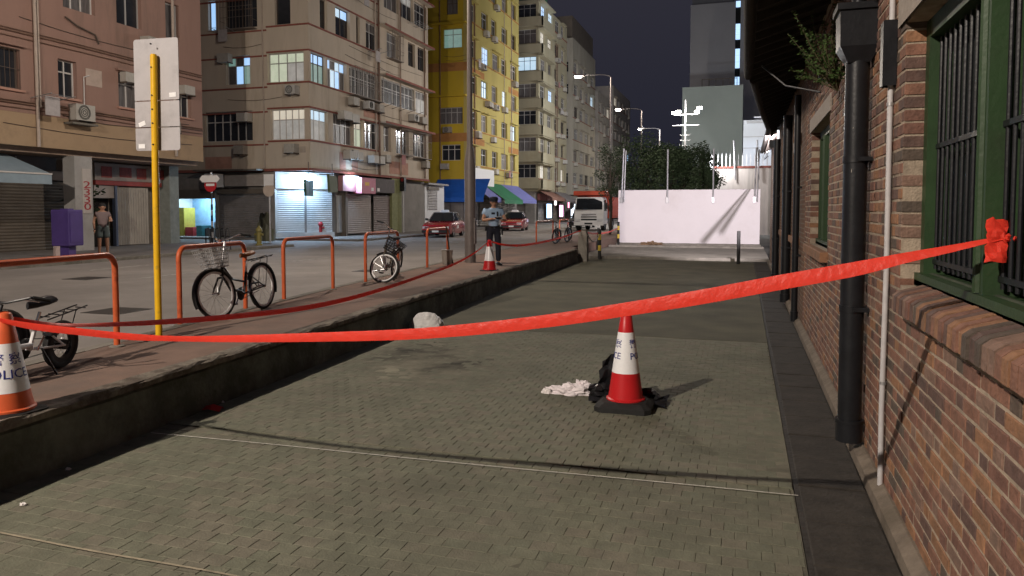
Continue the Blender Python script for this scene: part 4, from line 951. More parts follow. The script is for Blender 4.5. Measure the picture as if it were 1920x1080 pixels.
# ---------------------------------------------------------------- pink building, left
PK = thing('apartment_building', 'pink rendered apartment building with overhanging upper floors at the left edge', 'building', (-22.6, 20, ZF), 0, 'tenement blocks across the street')
F = Facade(PK, 'X', -22.6)
def W(F, a, b, y=150): return F.u(a, y), F.u(b, y)
f1 = [(17.2, 18.75), W(F, 109, 144, 145), W(F, 222, 262, 160), W(F, 333, 358, 180), (14.0, 15.6)]
f2 = [W(F, 118, 178, 10), W(F, 218, 265, 20), W(F, 310, 336, 30), (14, 15.6)]
F.wall(6, 27.3, 5.05, 18, [(5.78, 7.08, f1), (8.9, 10.35, f2), (11.8, 13.2, f2), (14.7, 16.1, f1)], M_pink)
F.part('wall_base', M_pinkb, 6, 27.29, -.3, .01, 3.98, 5.045)
F.part('side_wall', M_pink, 27.0, 27.3, -9, -.31, 3.98, 18)
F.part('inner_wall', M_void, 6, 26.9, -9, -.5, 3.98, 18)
F.part('soffit', mat('soffit_plaster', (.3, .22, .17), .9, var=.2), 6, 27.28, -6, -.305, 3.8, 3.975)
wk = [(f1[0], 5.78, 7.08, 'd', 'k', 2, None, True), (f1[1], 5.78, 7.08, 'd', 'w', 2, .68, False), (f1[2], 5.78, 7.08, 'c', 'w', 2, .68, False), (f1[3], 5.78, 7.08, 'd', 'w', 2, .68, False), (f1[4], 5.78, 7.08, 'd', 'w', 2, .68, False),
      (f2[0], 8.9, 10.35, 'c', 'w', 3, None, False), (f2[1], 8.9, 10.35, 'd', 'a', 2, None, False), (f2[2], 8.9, 10.35, 'c', 'a', 1, None, False), (f2[3], 8.9, 10.35, 'd', 'a', 2, None, False)]
for (ab, z0, z1, k, fr, n, tr, gr) in wk: F.window(ab[0], ab[1], z0, z1, k, fr, n, tr, grille='k' if gr else False)
for z0, fs in ((11.8, f2), (14.7, f1)):
    for ab in fs: F.window(ab[0], ab[1], z0, z0 + 1.4, 'd', 'a', 2, None, split=False)
for (ab, zz) in ((f1[0], 7.15), (f2[1], 10.4), (f1[2], 7.12)): F.part('window_hood', M_pink, ab[0] - .15, ab[1] + .15, .0, .16, zz, zz + .07)
for ab in f1: F.part('window_sill', M_pinkp, ab[0] - .1, ab[1] + .1, .0, .09, 5.70, 5.775)
F.aircon(F.u(146, 205), 5.02, .8, .56, .36); F.aircon(F.u(236, 140), 6.72, .62, .36, .3, False); F.aircon(F.u(345, 160), 6.72, .62, .36, .3, False)
F.part('bracket_slab', M_conc, F.u(118, 200), F.u(166, 200), .0, .42, 4.86, 4.93)
F.part('wall_patch', mat('pale_patch', (.50, .40, .34), .9), F.u(160, 125), F.u(190, 125), .002, .012, 6.35, 6.95)
for (z, r, d) in ((5.33, .028, .05), (5.40, .018, .04), (7.62, .03, .05), (7.70, .018, .04), (7.45, .018, .045), (5.18, .015, .04)):
    F.pipe([(10, d, z - .05), (17, d, z), (21, d, z + .02), (24.5, d, z - .01), (27.25, d, z)], r, M_pipe)
F.pipe([(F.u(66, 150), .07, 3.98), (F.u(66, 150), .07, 18)], .05, M_pipew); F.pipe([(F.u(72, 150), .06, 5.3), (F.u(72, 150), .06, 12)], .03, M_pipew)
F.pipe([(F.u(155, 160), .05, 5.6), (F.u(155, 150), .05, 6.6), (F.u(165, 130), .05, 6.7)], .02, M_wframe)
F.pipe([(F.u(120, 30), .06, 8.55), (F.u(140, 36), .08, 8.35), (F.u(175, 45), .07, 8.2), (F.u(182, 58), .07, 7.9)], .03, M_brnframe, 'cable')
# ground floor
g = Facade(PK, 'X', -24.2)
g.part('shop_wall', mat('shop_plaster', (.30, .26, .22), .9, var=.2, dirt=(.2, .17, .14), dscale=.8), 6, 27.2, -1.6, -.35, ZF, 3.8)
g.shutter(12.5, g.u(143, 400), ZF, 2.95, M_shutd); g.part('shutter_box', M_brnframe, 12.5, g.u(143, 400), -.3, .1, 2.96, 3.3)
g.part('sign_grille', M_brnframe, 14, g.u(104, 300), -.1, .02, 3.32, 3.78)
for k in range(7): u_ = 17.2 + k * .42; g.part('grille_bar', mat('grey_bar', (.26, .24, .24), .7), u_, u_ + .05, .021, .06, 3.36, 3.74)
pl = F.part('pillar', mat('pillar_plaster', (.40, .39, .38), .9, var=.15, dirt=(.25, .24, .22), dscale=1), F.u(143, 400), F.u(176, 400), -.55, -.02, ZF, 3.79)
nb_ = F.part('number_board', mat('number_board_white', (.52, .48, .45), .7, var=.1), F.u(155, 360), F.u(171, 360), -.018, .01, 1.75, 3.35)
un = (F.u(155, 360) + F.u(171, 360)) / 2
for (txt, py, sz) in (('2', 347, .36), ('3', 361, .36), ('3', 375, .36), ('0', 388, .36)):
    vs, fs = text_data(txt, sz, .004); zz = atX(163, py, -22.6).z
    MB().add([F.m(un + v.x * 1.9, .015 + v.z, zz + v.y) for v in vs], fs).build('lettering', mat('sign_red', (.38, .04, .05), .6, var=.1), nb_)
ub = (g.u(176, 310), g.u(300, 310)); sb = g.part('sign_board', mat('old_sign_white', (.30, .25, .22), .8, var=.25, scale=2), ub[0], ub[1], -.1, .04, 3.05, 3.72)
for i in range(4): g.part('sign_mark', mat('faded_red', (.26, .055, .045), .8, var=.5, scale=3), ub[0] + .3 + i * .9, ub[0] + .82 + i * .9 + .1 * (i % 2), .041, .046, 3.16 + .04 * (i % 2), 3.6, sb)
g.part('red_beam', mat('red_beam', (.30, .05, .04), .7, var=.2), ub[0], ub[1], -.1, .06, 2.86, 3.04)
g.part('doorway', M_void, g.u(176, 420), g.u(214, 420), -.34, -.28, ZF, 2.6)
g.part('door_lintel', mat('pale_board', (.42, .37, .34), .8, var=.15), g.u(176, 340), g.u(214, 340), -.28, .0, 2.35, 2.84)
q = MB(); u0, u1 = g.u(219, 410), g.u(281, 410); n = 26
q.ring_loft([[g.m(u0 + (u1 - u0) * k / n, -.06 + (.05 if k % 2 else 0), z) for k in range(n + 1)] for z in (ZF + .03, 2.8)], False, False); q.build('folding_gate', mat('pale_gate', (.40, .37, .33), .6, var=.15, scale=1.5, dirt=(.25, .22, .2), dscale=1), PK)
g.part('gate_post', mat('blue_post', (.10, .12, .18), .6), g.u(215, 410), g.u(219, 410), -.1, .06, ZF, 2.84)
g.part('end_pillar', mat('end_pillar', (.25, .27, .25), .9, var=.2), 26.7, 27.25, -.6, .3, ZF, 3.79)
aw = MB(); ua, ub_ = 14.0, F.u(64, 315); aw.add([F.m(ua, -.9, 3.75), F.m(ub_ - .3, -.9, 3.75), F.m(ub_, .75, 3.06), F.m(ua, .75, 3.06), F.m(ua, .75, 2.72), F.m(ub_, .75, 2.72)], [(0, 1, 2, 3), (3, 2, 5, 4), (1, 2, 5)])
aw.build('awning', mat('pale_blue_awning', (.28, .36, .42), .6, var=.12, scale=2), PK); F.part('awning_bar', M_wframe, ua, ub_, .74, .78, 3.03, 3.08)

# ---------------------------------------------------------------- beige corner building
YB = 33.98; XB = -21.5
BG = thing('apartment_building', 'beige corner apartment block with red trim lines and lit bay windows at the corner', 'building', (XB, YB, ZF), 0, 'tenement blocks across the street')
R_ = Facade(BG, 'X', XB); Lf = Facade(BG, 'Y', YB)
def ws(Fc, L, y): return [(Fc.u(a, y), Fc.u(b, y)) for a, b in L]
FZ = [(5.56, 7.14), (8.55, 10.05), (11.5, 13.05), (14.45, 16.0), (17.4, 18.9)]
rw1 = [((583, 615), 'gl', 'w', 3), ((625, 662), 'c', 'a', 4), ((664, 681), 'yw', 'w', 2), ((684, 709), 'd', 'w', 3), ((719, 733), 'c', 'a', 2), ((743, 766), 'd', 'w', 3), ((774, 799), 'd', 'w', 4)]
rw2 = [((583, 611), 'tb', 'k', 3), ((614, 650), 'cbl', 'a', 4), ((655, 708), 'd', 'a', 7), ((715, 777), 'd', 'a', 8), ((779, 800), 'gc', 'w', 3)]
rw3 = [((600, 614), 'dl', 'k', 1), ((629, 656), 'dldb', 'k', 2), ((668, 675), 'd', 'k', 1), ((686, 708), 'dc', 'a', 2), ((725, 746), 'c', 'a', 2), ((765, 778), 'd', 'k', 1), ((783, 798), 'd', 'k', 2)]
rw4 = [((605, 640), 'd', 'a', 3), ((655, 690), 'd', 'a', 3), ((720, 748), 'c', 'a', 3), ((750, 775), 'dg', 'a', 3), ((777, 799), 'd', 'a', 3)]
YS = {0: 235, 1: 130, 2: 50, 3: 15}
rows = []
for i, rw_ in enumerate((rw1, rw2, rw3, rw4)):
    rows.append((FZ[i][0], FZ[i][1], [(R_.u(a[0], YS[i] + (a[0] - 580) * .16), R_.u(a[1], YS[i] + (a[1] - 580) * .16), k, fr, n) for a, k, fr, n in rw_]))
R_.wall(YB, 49.2, 3.98, 22, rows, M_beige, 'wall')
for i, (z0, z1, wl) in enumerate(rows):
    for (a, b, k, fr, n) in wl: R_.window(a, b, z0, z1, k, fr, n, .66 if b - a > .8 else None, grille=(i == 1 and b - a > 2.4 and k == 'd'))
lw = [[((383, 473), 'd', 'w', 6), ((507, 579), 'gw', 'w', 5)], [((425, 470), 'ctb', 'a', 3), ((503, 579), 'yyyygygy', 'a', 4)], [((394, 408), 'b', 'k', 1), ((425, 485), 'd', 'k', 4), ((518, 547), 'd', 'k', 1)], [((425, 485), 'd', 'k', 4), ((518, 547), 'd', 'k', 1)]]
rows = []
for i, rw_ in enumerate(lw): rows.append((FZ[i][0], FZ[i][1], [(Lf.u(a[0], 200), min(Lf.u(a[1], 200), XB - .31), k, fr, n) for a, k, fr, n in rw_]))
Lf.wall(-34, XB - .301, 3.98, 22, rows, M_beige, 'wall')
for (z0, z1, wl) in rows:
    for (a, b, k, fr, n) in wl: Lf.window(a, b, z0, z1, k, fr, n, .66 if b - a > 1 else None, grille=False)
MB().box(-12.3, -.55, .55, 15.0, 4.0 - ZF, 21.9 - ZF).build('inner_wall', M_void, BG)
# red trim bands above and below each window row, in steps at the corner bay
for (z0, z1) in FZ[:4]:
    for zz in (z0 - .11, z1 + .02):
        R_.part('trim_band', M_trim, YB - .055, R_.u(708, 100), .0, .055, zz, zz + .08); Lf.part('trim_band', M_trim, -24.0, XB, .002, .055, zz, zz + .08); Lf.part('trim_band', M_trim, -34, -24.0, .002, .04, zz - .16, zz - .08)
    R_.part('ledge', M_beige, R_.u(709, 100), 49.25, .0, .5, z1 + .1, z1 + .2); R_.part('ledge_edge', M_trim, R_.u(709, 100), 49.25, .501, .52, z1 + .08, z1 + .2)
R_.pipe([(R_.u(709, 180), .08, 3.98), (R_.u(709, 180), .08, 22)], .06, M_pipe)
for (a, z, w) in ((640, 6.9, .9), (655, 6.85, .8), (648, 4.75, .7), (663, 4.75, .6), (693, 4.7, .6), (705, 4.7, .6)): R_.aircon(R_.u(a, 230), z, w, .45, .45, False)
for (a, z) in ((462, 6.55), (428, 9.7)): Lf.aircon(Lf.u(a), z, .7, .45, .4, False)
R_.part('wall_patch', M_pinkp, R_.u(637, 320), R_.u(648, 320), .002, .014, 4.1, 5.1); R_.part('wall_patch', M_pinkp, R_.u(660, 320), R_.u(671, 320), .002, .014, 4.15, 5.1); R_.part('wall_patch', M_pinkp, R_.u(730, 320), R_.u(765, 320), .002, .014, 4.2, 5.0); R_.part('wall_patch', M_pinkp, R_.u(682, 210), R_.u(712, 220), .002, .014, 7.4, 8.2)
Lf.part('wall_patch', M_pinkp, -28.0, -26.3, .002, .014, 4.1, 4.75); sg = Lf.part('street_plate', mat('street_plate', (.42, .36, .30), .7), Lf.u(543), Lf.u(572), .002, .02, 4.86, 5.18)
for k in range(5):
    R_.pipe([(R_.u(720 + k * 14, 200), .02, 8.3), (R_.u(720 + k * 14, 200), .7, 8.5)], .018, M_brnframe, 'drying_pole')
Lf.part('canopy_edge', M_trim, -34, XB, .0, .08, 3.92, 4.06); R_.part('canopy_edge', M_trim, YB - .08, 49.2, .0, .08, 3.92, 4.06)
Lf.part('old_canopy', mat('rusty_canopy', (.13, .11, .09), .9, var=.4, scale=3), -28.2, -24.2, .082, .75, 3.95, 4.03)
# shops on the ground floor, corner cut off
CH0, CH1 = -23.65, 36.4
sf = mat('shop_front_grey', (.26, .24, .22), .85, var=.15, scale=1, dirt=(.18, .17, .15), dscale=.8)
Lf.part('shop_wall', sf, -34, CH0, -1.2, -.06, 3.0, 3.9); Lf.part('shop_wall', sf, CH0 - .3, CH0, -1.1, .0, ZF, 2.99)
Lf.shutter(Lf.u(411, 400), CH0 - .3, ZF + .05, 3.0, M_shut); Lf.part('shutter_box', M_shutd, Lf.u(411, 400), CH0 - .3, -.05, .15, 2.75, 3.0)
Lf.part('sign_board', mat('grey_sign', (.33, .29, .26), .8, var=.15), Lf.u(424), Lf.u(498), .0, .25, 3.15, 3.75); Lf.part('light_box', M_wframe, Lf.u(399), Lf.u(421), .2, .8, 3.1, 3.8)
Lf.part('door_post', sf, Lf.u(405, 420), Lf.u(411, 420), -.9, .05, ZF, 3.0)
# open lit shop
sx0, sx1 = Lf.u(312, 420), Lf.u(405, 420)
Lf.part('shop_back_wall', mat('shop_back_blue', (.30, .50, .70), .7, var=.3, scale=1.2), sx0, sx1, -2.2, -2.1, ZF, 3.0)
Lf.part('shop_ceiling', M_white, sx0, sx1, -2.1, .0, 2.9, 2.99); Lf.part('shop_side', M_white, sx0 - .2, sx0, -2.1, .0, ZF, 3.0)
for k in range(3): Lf.part('ceiling_tube', mat('shop_tube', (1, 1, 1), .5, var=0, emit=(.55, .82, 1.0), estr=14), sx0 + .35 + k * .75, sx0 + .95 + k * .75, -1.0, -.92, 2.78, 2.84)
Lf.part('shop_header', M_shutd, sx0 - .2, sx1, .0, .1, 2.5, 2.99)
Lf.part('pier', sf, sx0 - 3.5, sx0 - .2, -.9, -.0, ZF, 3.0)
for (a, b, h, c) in ((.1, .5, 1.6, (.4, .33, .05)), (.55, 1.0, .5, (.35, .04, .04)), (1.2, 1.5, .6, (.05, .18, .2)), (1.7, 2.0, .45, (.1, .1, .1)), (2.2, 2.5, .8, (.5, .5, .5))):
    Lf.part('shop_goods', mat('goods_%d' % int(a * 10), c, .6, var=.2), sx0 + a * (sx1 - sx0) / 2.8, sx0 + b * (sx1 - sx0) / 2.8, -1.6, -.7, ZF, ZF + h)
al = bpy.data.lights.new('shop_light', 'AREA'); al.energy = 110; al.size = 1.6; al.color = (.55, .8, 1.0); ao = bpy.data.objects.new('shop_light', al); COL.objects.link(ao); ao.parent = BG; ao.location = Lf.m((sx0 + sx1) / 2, -1.1, 2.7)
# corner shop: two shutters across the chamfer under tube lights
ca, cb = Vector((CH0, YB + .05, 0)), Vector((XB - .05, CH1, 0)); dd = (cb - ca).normalized(); nn = Vector((dd.y, -dd.x, 0))
def cpt(t, d, z): p = ca + dd * t + nn * d; return (p.x - BG.location.x, p.y - BG.location.y, z - ZF)
CL = (cb - ca).length
def cshut(t0, t1, z0, z1, mt):
    q = MB(); n = int((z1 - z0) / .11); q.ring_loft([[cpt(t0, -.1 + (.02 if k % 2 else 0), z0 + (z1 - z0) * k / (2 * n)), cpt(t1, -.1 + (.02 if k % 2 else 0), z0 + (z1 - z0) * k / (2 * n))] for k in range(2 * n + 1)], False, False); q.build('roller_shutter', mt, BG)
cshut(.05, 1.55, ZF + .25, 3.0, M_shutl); cshut(1.65, CL - .1, ZF + .25, 3.0, M_shutl)
def cbx(t0, t1, d0, d1, z0, z1, name, mt): MB().add([cpt(t, d, z) for z in (z0, z1) for t, d in ((t0, d0), (t1, d0), (t1, d1), (t0, d1))], [(0, 3, 2, 1), (4, 5, 6, 7), (0, 1, 5, 4), (1, 2, 6, 5), (2, 3, 7, 6), (3, 0, 4, 7)]).build(name, mt, BG)
cbx(0, CL, -.25, .02, ZF, ZF + .25, 'shop_step', mat('pale_step', (.5, .5, .5), .8, var=.1)); cbx(0, CL, -.3, .0, 3.02, 3.9, 'fascia', M_shutl); cbx(1.55, 1.65, -.2, -.04, ZF + .25, 3.0, 'shutter_guide', M_shut)
M_tube = mat('cold_tube', (1, 1, 1), .4, var=0, emit=(.80, .90, 1.0), estr=45)
cbx(.8, 2.1, .1, .16, 3.66, 3.73, 'tube_light', M_tube); cbx(.75, 2.15, .09, .17, 3.735, 3.79, 'tube_fitting', M_white)
R_.part('tube_light', M_tube, 37.2, 38.4, .3, .36, 3.70, 3.77); R_.part('tube_fitting', M_white, 37.15, 38.45, .29, .37, 3.775, 3.83)
for (loc, en) in ((cpt(1.45, .35, 3.55), 700), (R_.m(37.8, .33, 3.6), 260)):
    pl_ = bpy.data.lights.new('tube_light_source', 'POINT'); pl_.energy = en; pl_.color = (.42, .68, 1.0); pl_.shadow_soft_size = .25; po = bpy.data.objects.new('tube_light_source', pl_); COL.objects.link(po); po.parent = BG; po.location = loc
# right-hand shops
R_.part('shop_wall', sf, CH1, 49.2, -1.4, -.35, ZF, 3.9)
def shp(a, b, y=400): return R_.u(a, y), R_.u(b, y)
u = shp(641, 660); R_.part('pale_door', M_shutl, u[0], u[1], -.34, -.2, ZF + .2, 2.7)
u = shp(650, 698); R_.shutter(u[0], u[1], ZF + .1, 2.85, mat('shutter_pinkish', (.33, .28, .25), .6, var=.12), -.1)
u = shp(703, 733); R_.shutter(u[0], u[1], ZF + .1, 2.8, mat('shutter_brown', (.20, .155, .14), .6, var=.12), -.1)
u = shp(734, 752); R_.part('green_pillar', mat('green_pillar', (.24, .25, .12), .8, var=.2), u[0], u[1], -.3, .05, ZF, 3.9)
u = shp(647, 651); R_.part('dark_pillar', M_shutd, u[0], u[1], -.3, .04, ZF, 3.9)
u = shp(637, 662, 345); R_.part('sign_board', mat('pink_sign', (.36, .17, .17), .7, var=.2, scale=1), u[0], u[1], -.1, .2, 2.95, 3.8)
u = shp(662, 689, 345); sg = R_.part('sign_board', mat('bright_pink_sign', (.60, .22, .30), .6, var=.1), u[0], u[1], .0, .55, 2.85, 3.75)
for k, (c, w) in enumerate((((.8, .5, .1), .5), ((.85, .8, .78), .3), ((.85, .8, .78), .3))): R_.part('sign_picture', mat('sign_pic_%d' % k, c, .6, var=.1), u[0] + .4 + k * .75, u[0] + .4 + k * .75 + w, .551, .56, 3.0 + (.3 if k == 0 else 0), 3.2 + (.3 if k == 0 else .0), sg)
u = shp(690, 733, 345); R_.part('sign_board', mat('dark_sign', (.10, .085, .085), .7, var=.2), u[0], u[1], -.1, .25, 2.95, 3.8)
# green boards hanging out over the pavement at the corner
for (px0, px1, py0, py1, X_, lb) in ((565, 592, 336, 368, -20.9, 'dark green double sign board hanging out from the lit corner shop'), (612, 634, 322, 362, -20.6, 'olive green sign board hanging out right of the tube lights')):
    a, b = atX(px0, py0, X_), atX(px1, py1, X_)
    t = thing('hanging_sign', lb, 'sign', ((a.x + b.x) / 2, (a.y + b.y) / 2, b.z), math.radians(16 if px0 < 600 else 8)); h_ = a.z - b.z; w_ = abs(b.y - a.y) * .5
    m_ = mat('green_board' if px0 < 600 else 'olive_board', (.02, .07, .04) if px0 < 600 else (.10, .12, .06), .6, var=.15)
    if px0 < 600:
        for s in (-1, 1): MB().prism([(s * .03, 0), (s * .03, h_ - .08), (s * (w_ + .05), h_), (s * (w_ - .06), .0)], -.06, .06, 'X').build('board', m_, t)
    else: MB().prism([(-w_ * .8, 0), (w_, .05), (w_ * .9, h_ * .8), (-w_, h_ * .85)], -.06, .06, 'X').build('board', m_, t)
    MB().tube([(-.7, 0, h_ * .9), (.05, 0, h_ * .9)], .03, 6).build('bracket', M_brnframe, t); MB().tube([(0, 0, h_ * .8), (0, 0, 4.0 - b.z + .3)], .02, 6).build('hanger', M_brnframe, t)

# ---------------------------------------------------------------- lane stall between beige and yellow
WS = thing('roadside_shed', 'low white painted shed in the lane beside the parked taxi', 'shed', (-21.9, 53, ZF))
S_ = Facade(WS, 'X', -21.9)
S_.part('wall', M_white, 49.4, 53.0, -3, -.0, ZF, 3.7); S_.shutter(49.9, 51.6, 1.9, 3.3, M_shut, .02); S_.part('roof', M_shut, 49.35, 53.1, -3.1, .35, 3.72, 3.85); S_.part('sign_board', M_shutd, 49.8, 51.8, .05, .12, 3.35, 3.6)
# ---------------------------------------------------------------- generic blocks farther along
def block(label, Xf, y0, y1, Xl, top, mt, mt_end, seed, end_rows=(), nwin=4, first=5.6, band=None, group='tenement blocks across the street', lit_p=.12, shops=True, winw=.62, cornice=True, bay=0.0):
    rnd = random.Random(seed); B = thing('apartment_building', label, 'building', (Xf, y0, ZF), 0, group)
    Fx, Fe = Facade(B, 'X', Xf), Facade(B, 'Y', y0); rows = []; rowsE = []
    z = first
    while z + 1.5 < top:
        c = (y1 - y0 - .6) / nwin; L = []
        for k in range(nwin):
            a = y0 + .3 + c * k + c * rnd.uniform(.08, .2); b = a + c * rnd.uniform(winw - .12, winw + .1)
            L.append((a, b, rnd.choice('lbw') if rnd.random() < lit_p else rnd.choice('ddcdc'), rnd.choice('aawk'), max(2, int((b - a) / .6))))
        rows.append((z, z + 1.45, L)); z += 2.95
    Fx.wall(y0, y1, 3.98, top, rows, mt)
    for (z0, z1, L) in rows:
        for (a, b, k, fr, n) in L:
            Fx.window(a, b, z0, z1, k, fr, n, .66, split=False)
            if rnd.random() < .35: Fx.aircon(rnd.uniform(a + .3, max(a + .31, b - .3)), z0 - .6, .7, .45, .4, False)
            if cornice and rnd.random() < .5: Fx.part('window_hood', mt, a - .1, b + .1, .0, .35, z1 + .08, z1 + .14)
        if cornice: Fx.part('string_course', M_trim if band is None else band, y0, y1, .0, .06, z0 - .16, z0 - .08)
    re = {}
    for (zb, zt, a, b, k, fr, n) in end_rows: re.setdefault((zb, zt), []).append((a, b, k, fr, n))
    rowsE = [(zb, zt, L) for (zb, zt), L in re.items()]
    Fe.wall(Xl, Xf - .301, 3.98, top, rowsE, mt_end)
    for (z0, z1, L) in rowsE:
        for (a, b, k, fr, n) in L: Fe.window(a, b, z0, z1, k, fr, n, .7, split=True)
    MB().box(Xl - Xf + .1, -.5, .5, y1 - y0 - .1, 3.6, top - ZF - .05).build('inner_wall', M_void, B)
    if shops:
        Fx.part('shop_wall', sf, y0, y1, -1.5, -.4, ZF, 3.97); u_ = y0 + .3; i = 0
        Fe.part('shop_wall', sf, Xl, Xf - .3, -1.5, -.3, ZF, 3.97)
        while u_ < y1 - 1.5:
            w = min(y1 - u_ - .2, rnd.uniform(2.6, 4.0)); Fx.shutter(u_, u_ + w, ZF + .1, 2.9, rnd.choice((M_shut, M_shutd, M_shut)), -.15, .16); Fx.part('sign_board', rnd.choice((mat('sg_a', (.25, .1, .09), .7), mat('sg_b', (.3, .28, .25), .7), mat('sg_c', (.12, .16, .13), .7), mat('sg_d', (.2, .2, .28), .7))), u_, u_ + w, -.2, .1, 3.0, 3.75); u_ += w + .3
    return B, Fx, Fe
er = [(15.2, 16.75, -23.9, -22.25, 't', 'a', 2), (9.0, 10.35, -24.3, -22.2, 'c', 'a', 4), (6.0, 7.3, -24.1, -22.4, 'd', 'w', 3), (17.9, 19.2, -23.6, -22.6, 'c', 'k', 2)]
YL, Fx, Fe = block('bright yellow apartment block above the blue shop awnings', -21.8, 57.8, 72.4, -34, 25.5, M_yel2, M_yel, 4, er, 5, 5.75, M_redband, lit_p=.08)
for zz in (13.3, 7.55): Fe.part('colour_band', M_redband, -34, -21.8, .0, .02, zz, zz + .7); Fx.part('colour_band', M_redband, 58, 62, .0, .02, zz - .1, zz + .45); Fx.part('colour_band', M_redband, 69, 72.3, .0, .02, zz - .1, zz + .45)
for zz in (11.2, 17.1): Fe.part('ledge', M_yel, -34, -21.8, .0, .4, zz, zz + .12)
Fx.part('white_sign_wall', M_white, 58.4, 63.2, .02, .5, 3.95, 5.4); Fe.part('window_surround', M_white, -24.5, -21.82, .0, .02, 5.7, 7.6) if False else None
# awnings of the yellow block
def awning(B, Fc, u0, u1, zt, zb, out, mt, drop=.35):
    q = MB(); o0 = .02
    q.add([Fc.m(u0, o0, zt), Fc.m(u1, o0, zt), Fc.m(u1, out, zb), Fc.m(u0, out, zb), Fc.m(u0, out, zb - drop), Fc.m(u1, out, zb - drop)], [(0, 1, 2, 3), (3, 2, 5, 4)])
    return q.build('awning', mt, B)
M_awb = mat('blue_awning', (.015, .11, .50), .6, var=.15, scale=1); M_awv = mat('violet_awning', (.16, .17, .42), .6, var=.15, scale=1); M_awg = mat('green_awning', (.02, .16, .075), .6, var=.2, scale=1); M_awr = mat('rust_awning', (.25, .13, .10), .7, var=.2)
awning(YL, Fe, -24.4, -19.8, 4.45, 2.9, 1.7, M_awb, .35); awning(YL, Fx, 57.9, 61.0, 4.3, 2.9, 1.9, M_awv); awning(YL, Fx, 61.0, 66.5, 4.3, 2.8, 2.2, M_awg); awning(YL, Fx, 66.6, 72.0, 4.3, 2.9, 2.0, M_awv)
er = [(z, z + 1.5, -24.2, -22.1, 'l' if abs(z - 17.3) < .2 else 'dc'[i % 2], 'k' if i == 4 else 'a', 3) for i, z in enumerate((5.5, 8.45, 11.4, 14.35, 17.3, 20.25, 23.0))]
CR, Fx, Fe = block('cream apartment block with wraparound corner balconies behind the yellow block', -21.8, 80.0, 93.6, -26, 24.9, M_cream, M_cream, 9, er, 4, 5.5, None, lit_p=.16)
for k in range(7):
    z = 5.2 + 2.95 * k
    Fe.part('balcony_front', M_cream, -25.5, -21.2, .3, .45, z - .9, z + .1); Fx.part('balcony_front', M_cream, 80.0 - .45, 85.0, .45, .6, z - .9, z + .1); Fx.part('balcony_floor', M_cream, 79.6, 85.0, .0, .6, z - 1.0, z - .91); Fx.part('balcony_hood', M_cream, 79.6, 85.2, .0, .68, z + 1.75, z + 1.85)
awning(CR, Fx, 80, 86, 4.1, 3.3, 1.6, M_awr); awning(CR, Fx, 87, 93, 4.1, 3.2, 1.5, mat('grey_awning', (.2, .18, .18), .7))
Fx.part('roof_shed', mat('green_shed', (.04, .14, .08), .7), 80.3, 84.5, -3, -.2, 24.92, 27.0)
GR, Fx, Fe = block('grey apartment block farther down the street behind the cream block', -21.9, 97.5, 113, -27, 24.6, M_grey, M_grey, 13, [(z, z + 1.4, -24.5, -22.5, 'd', 'a', 2) for z in (5.5, 11.4, 17.3, 20.2)], 4, 5.5, None, lit_p=.12)
Fx.part('roof_shed', M_shutd, 98, 112, -4, -.2, 24.62, 27.6)
G2, Fx, Fe = block('pale grey apartment block behind the lamp post in the distance', -22.0, 116, 127, -27, 20.5, M_grey2, M_grey2, 17, [], 3, 5.5, None, lit_p=.1)
G3, Fx, Fe = block('farthest apartment block closing the row of tenements', -22.0, 130, 150, -28, 23.5, M_grey2, M_grey2, 23, [], 5, 5.5, None, lit_p=.14)
# lit shopfronts far down the street
for (y, z, w, h, c, lb) in ((84.0, 1.4, 2.0, 1.6, (.4, .65, 1.0), 'glowing blue shop window under the cream block'), (90.0, 1.5, 1.6, 1.4, (1.0, .45, .8), 'glowing pink shop window at the end of the cream block'), (99.0, 1.5, 3.0, 1.6, (.6, .85, 1.0), 'white lit shopfront under the grey block'), (107.0, 1.6, 2.5, 1.5, (.4, .6, 1.0), 'blue lit shopfront behind the parked dark van'), (118.0, 1.5, 4.0, 2.0, (.7, .8, 1.0), 'farthest lit shopfront beside the truck'), (87.0, 2.9, .8, .5, (1.0, .9, .95), 'tiny white sign light above the rust awning'), (94.0, 2.6, .5, 1.2, (1.0, .3, .5), 'small vertical red neon sign past the cream block'), (103.0, 2.9, 1.2, .6, (1.0, .5, .9), 'small magenta sign light under the grey block'), (111.5, 1.6, 3.0, 1.6, (.45, .7, 1.0), 'wide blue lit shopfront at the end of the grey block'), (96.3, 1.3, 1.4, 1.3, (.75, .85, 1.0), 'narrow white lit stall in the gap after the cream block')):
    t = thing('shop_window', lb, 'shop window', (-21.6, y, ZF)); MB().box(-.02, .05, -w / 2, w / 2, z - .8, z - .8 + h).build('lit_panel', mat('shoplit_%d' % int(y), (.4, .4, .4), .5, var=.6, scale=1.5, emit=c, estr=3.5), t); MB().box(-.05, -.021, -w / 2 - .1, w / 2 + .1, z - .9, z - .7 + h).build('frame', M_brnframe, t)

# ---------------------------------------------------------------- clutter on the old fronts: cages, air conditioners, pipes, cables, washing
def cage(Fc, u0, u1, z0, z1, d=.42):
    q = MB(); n = max(3, int((u1 - u0) / .2))
    for k in range(n + 1): u_ = u0 + (u1 - u0) * k / n; Fc.bx(q, u_ - .009, u_ + .009, d - .018, d, z0 - .12, z1)
    for zz in (z0 - .12, z0 + (z1 - z0) * .3, z0 + (z1 - z0) * .65, z1 - .02): Fc.bx(q, u0 - .01, u1 + .01, d, d + .016, zz, zz + .02)
    for u_ in (u0, u1):
        for zz in (z0 - .12, z0 + .3, z1 - .02): Fc.bx(q, u_ - .009, u_ + .009, .0, d, zz + .002, zz + .018)
    Fc.bx(q, u0, u1, .0, d, z0 - .15, z0 - .125)
    return q.build('window_cage', mat('rusty_cage', (.20, .17, .15), .7, metal=.3, var=.3, scale=4), Fc.root)
_rc = random.Random(31)
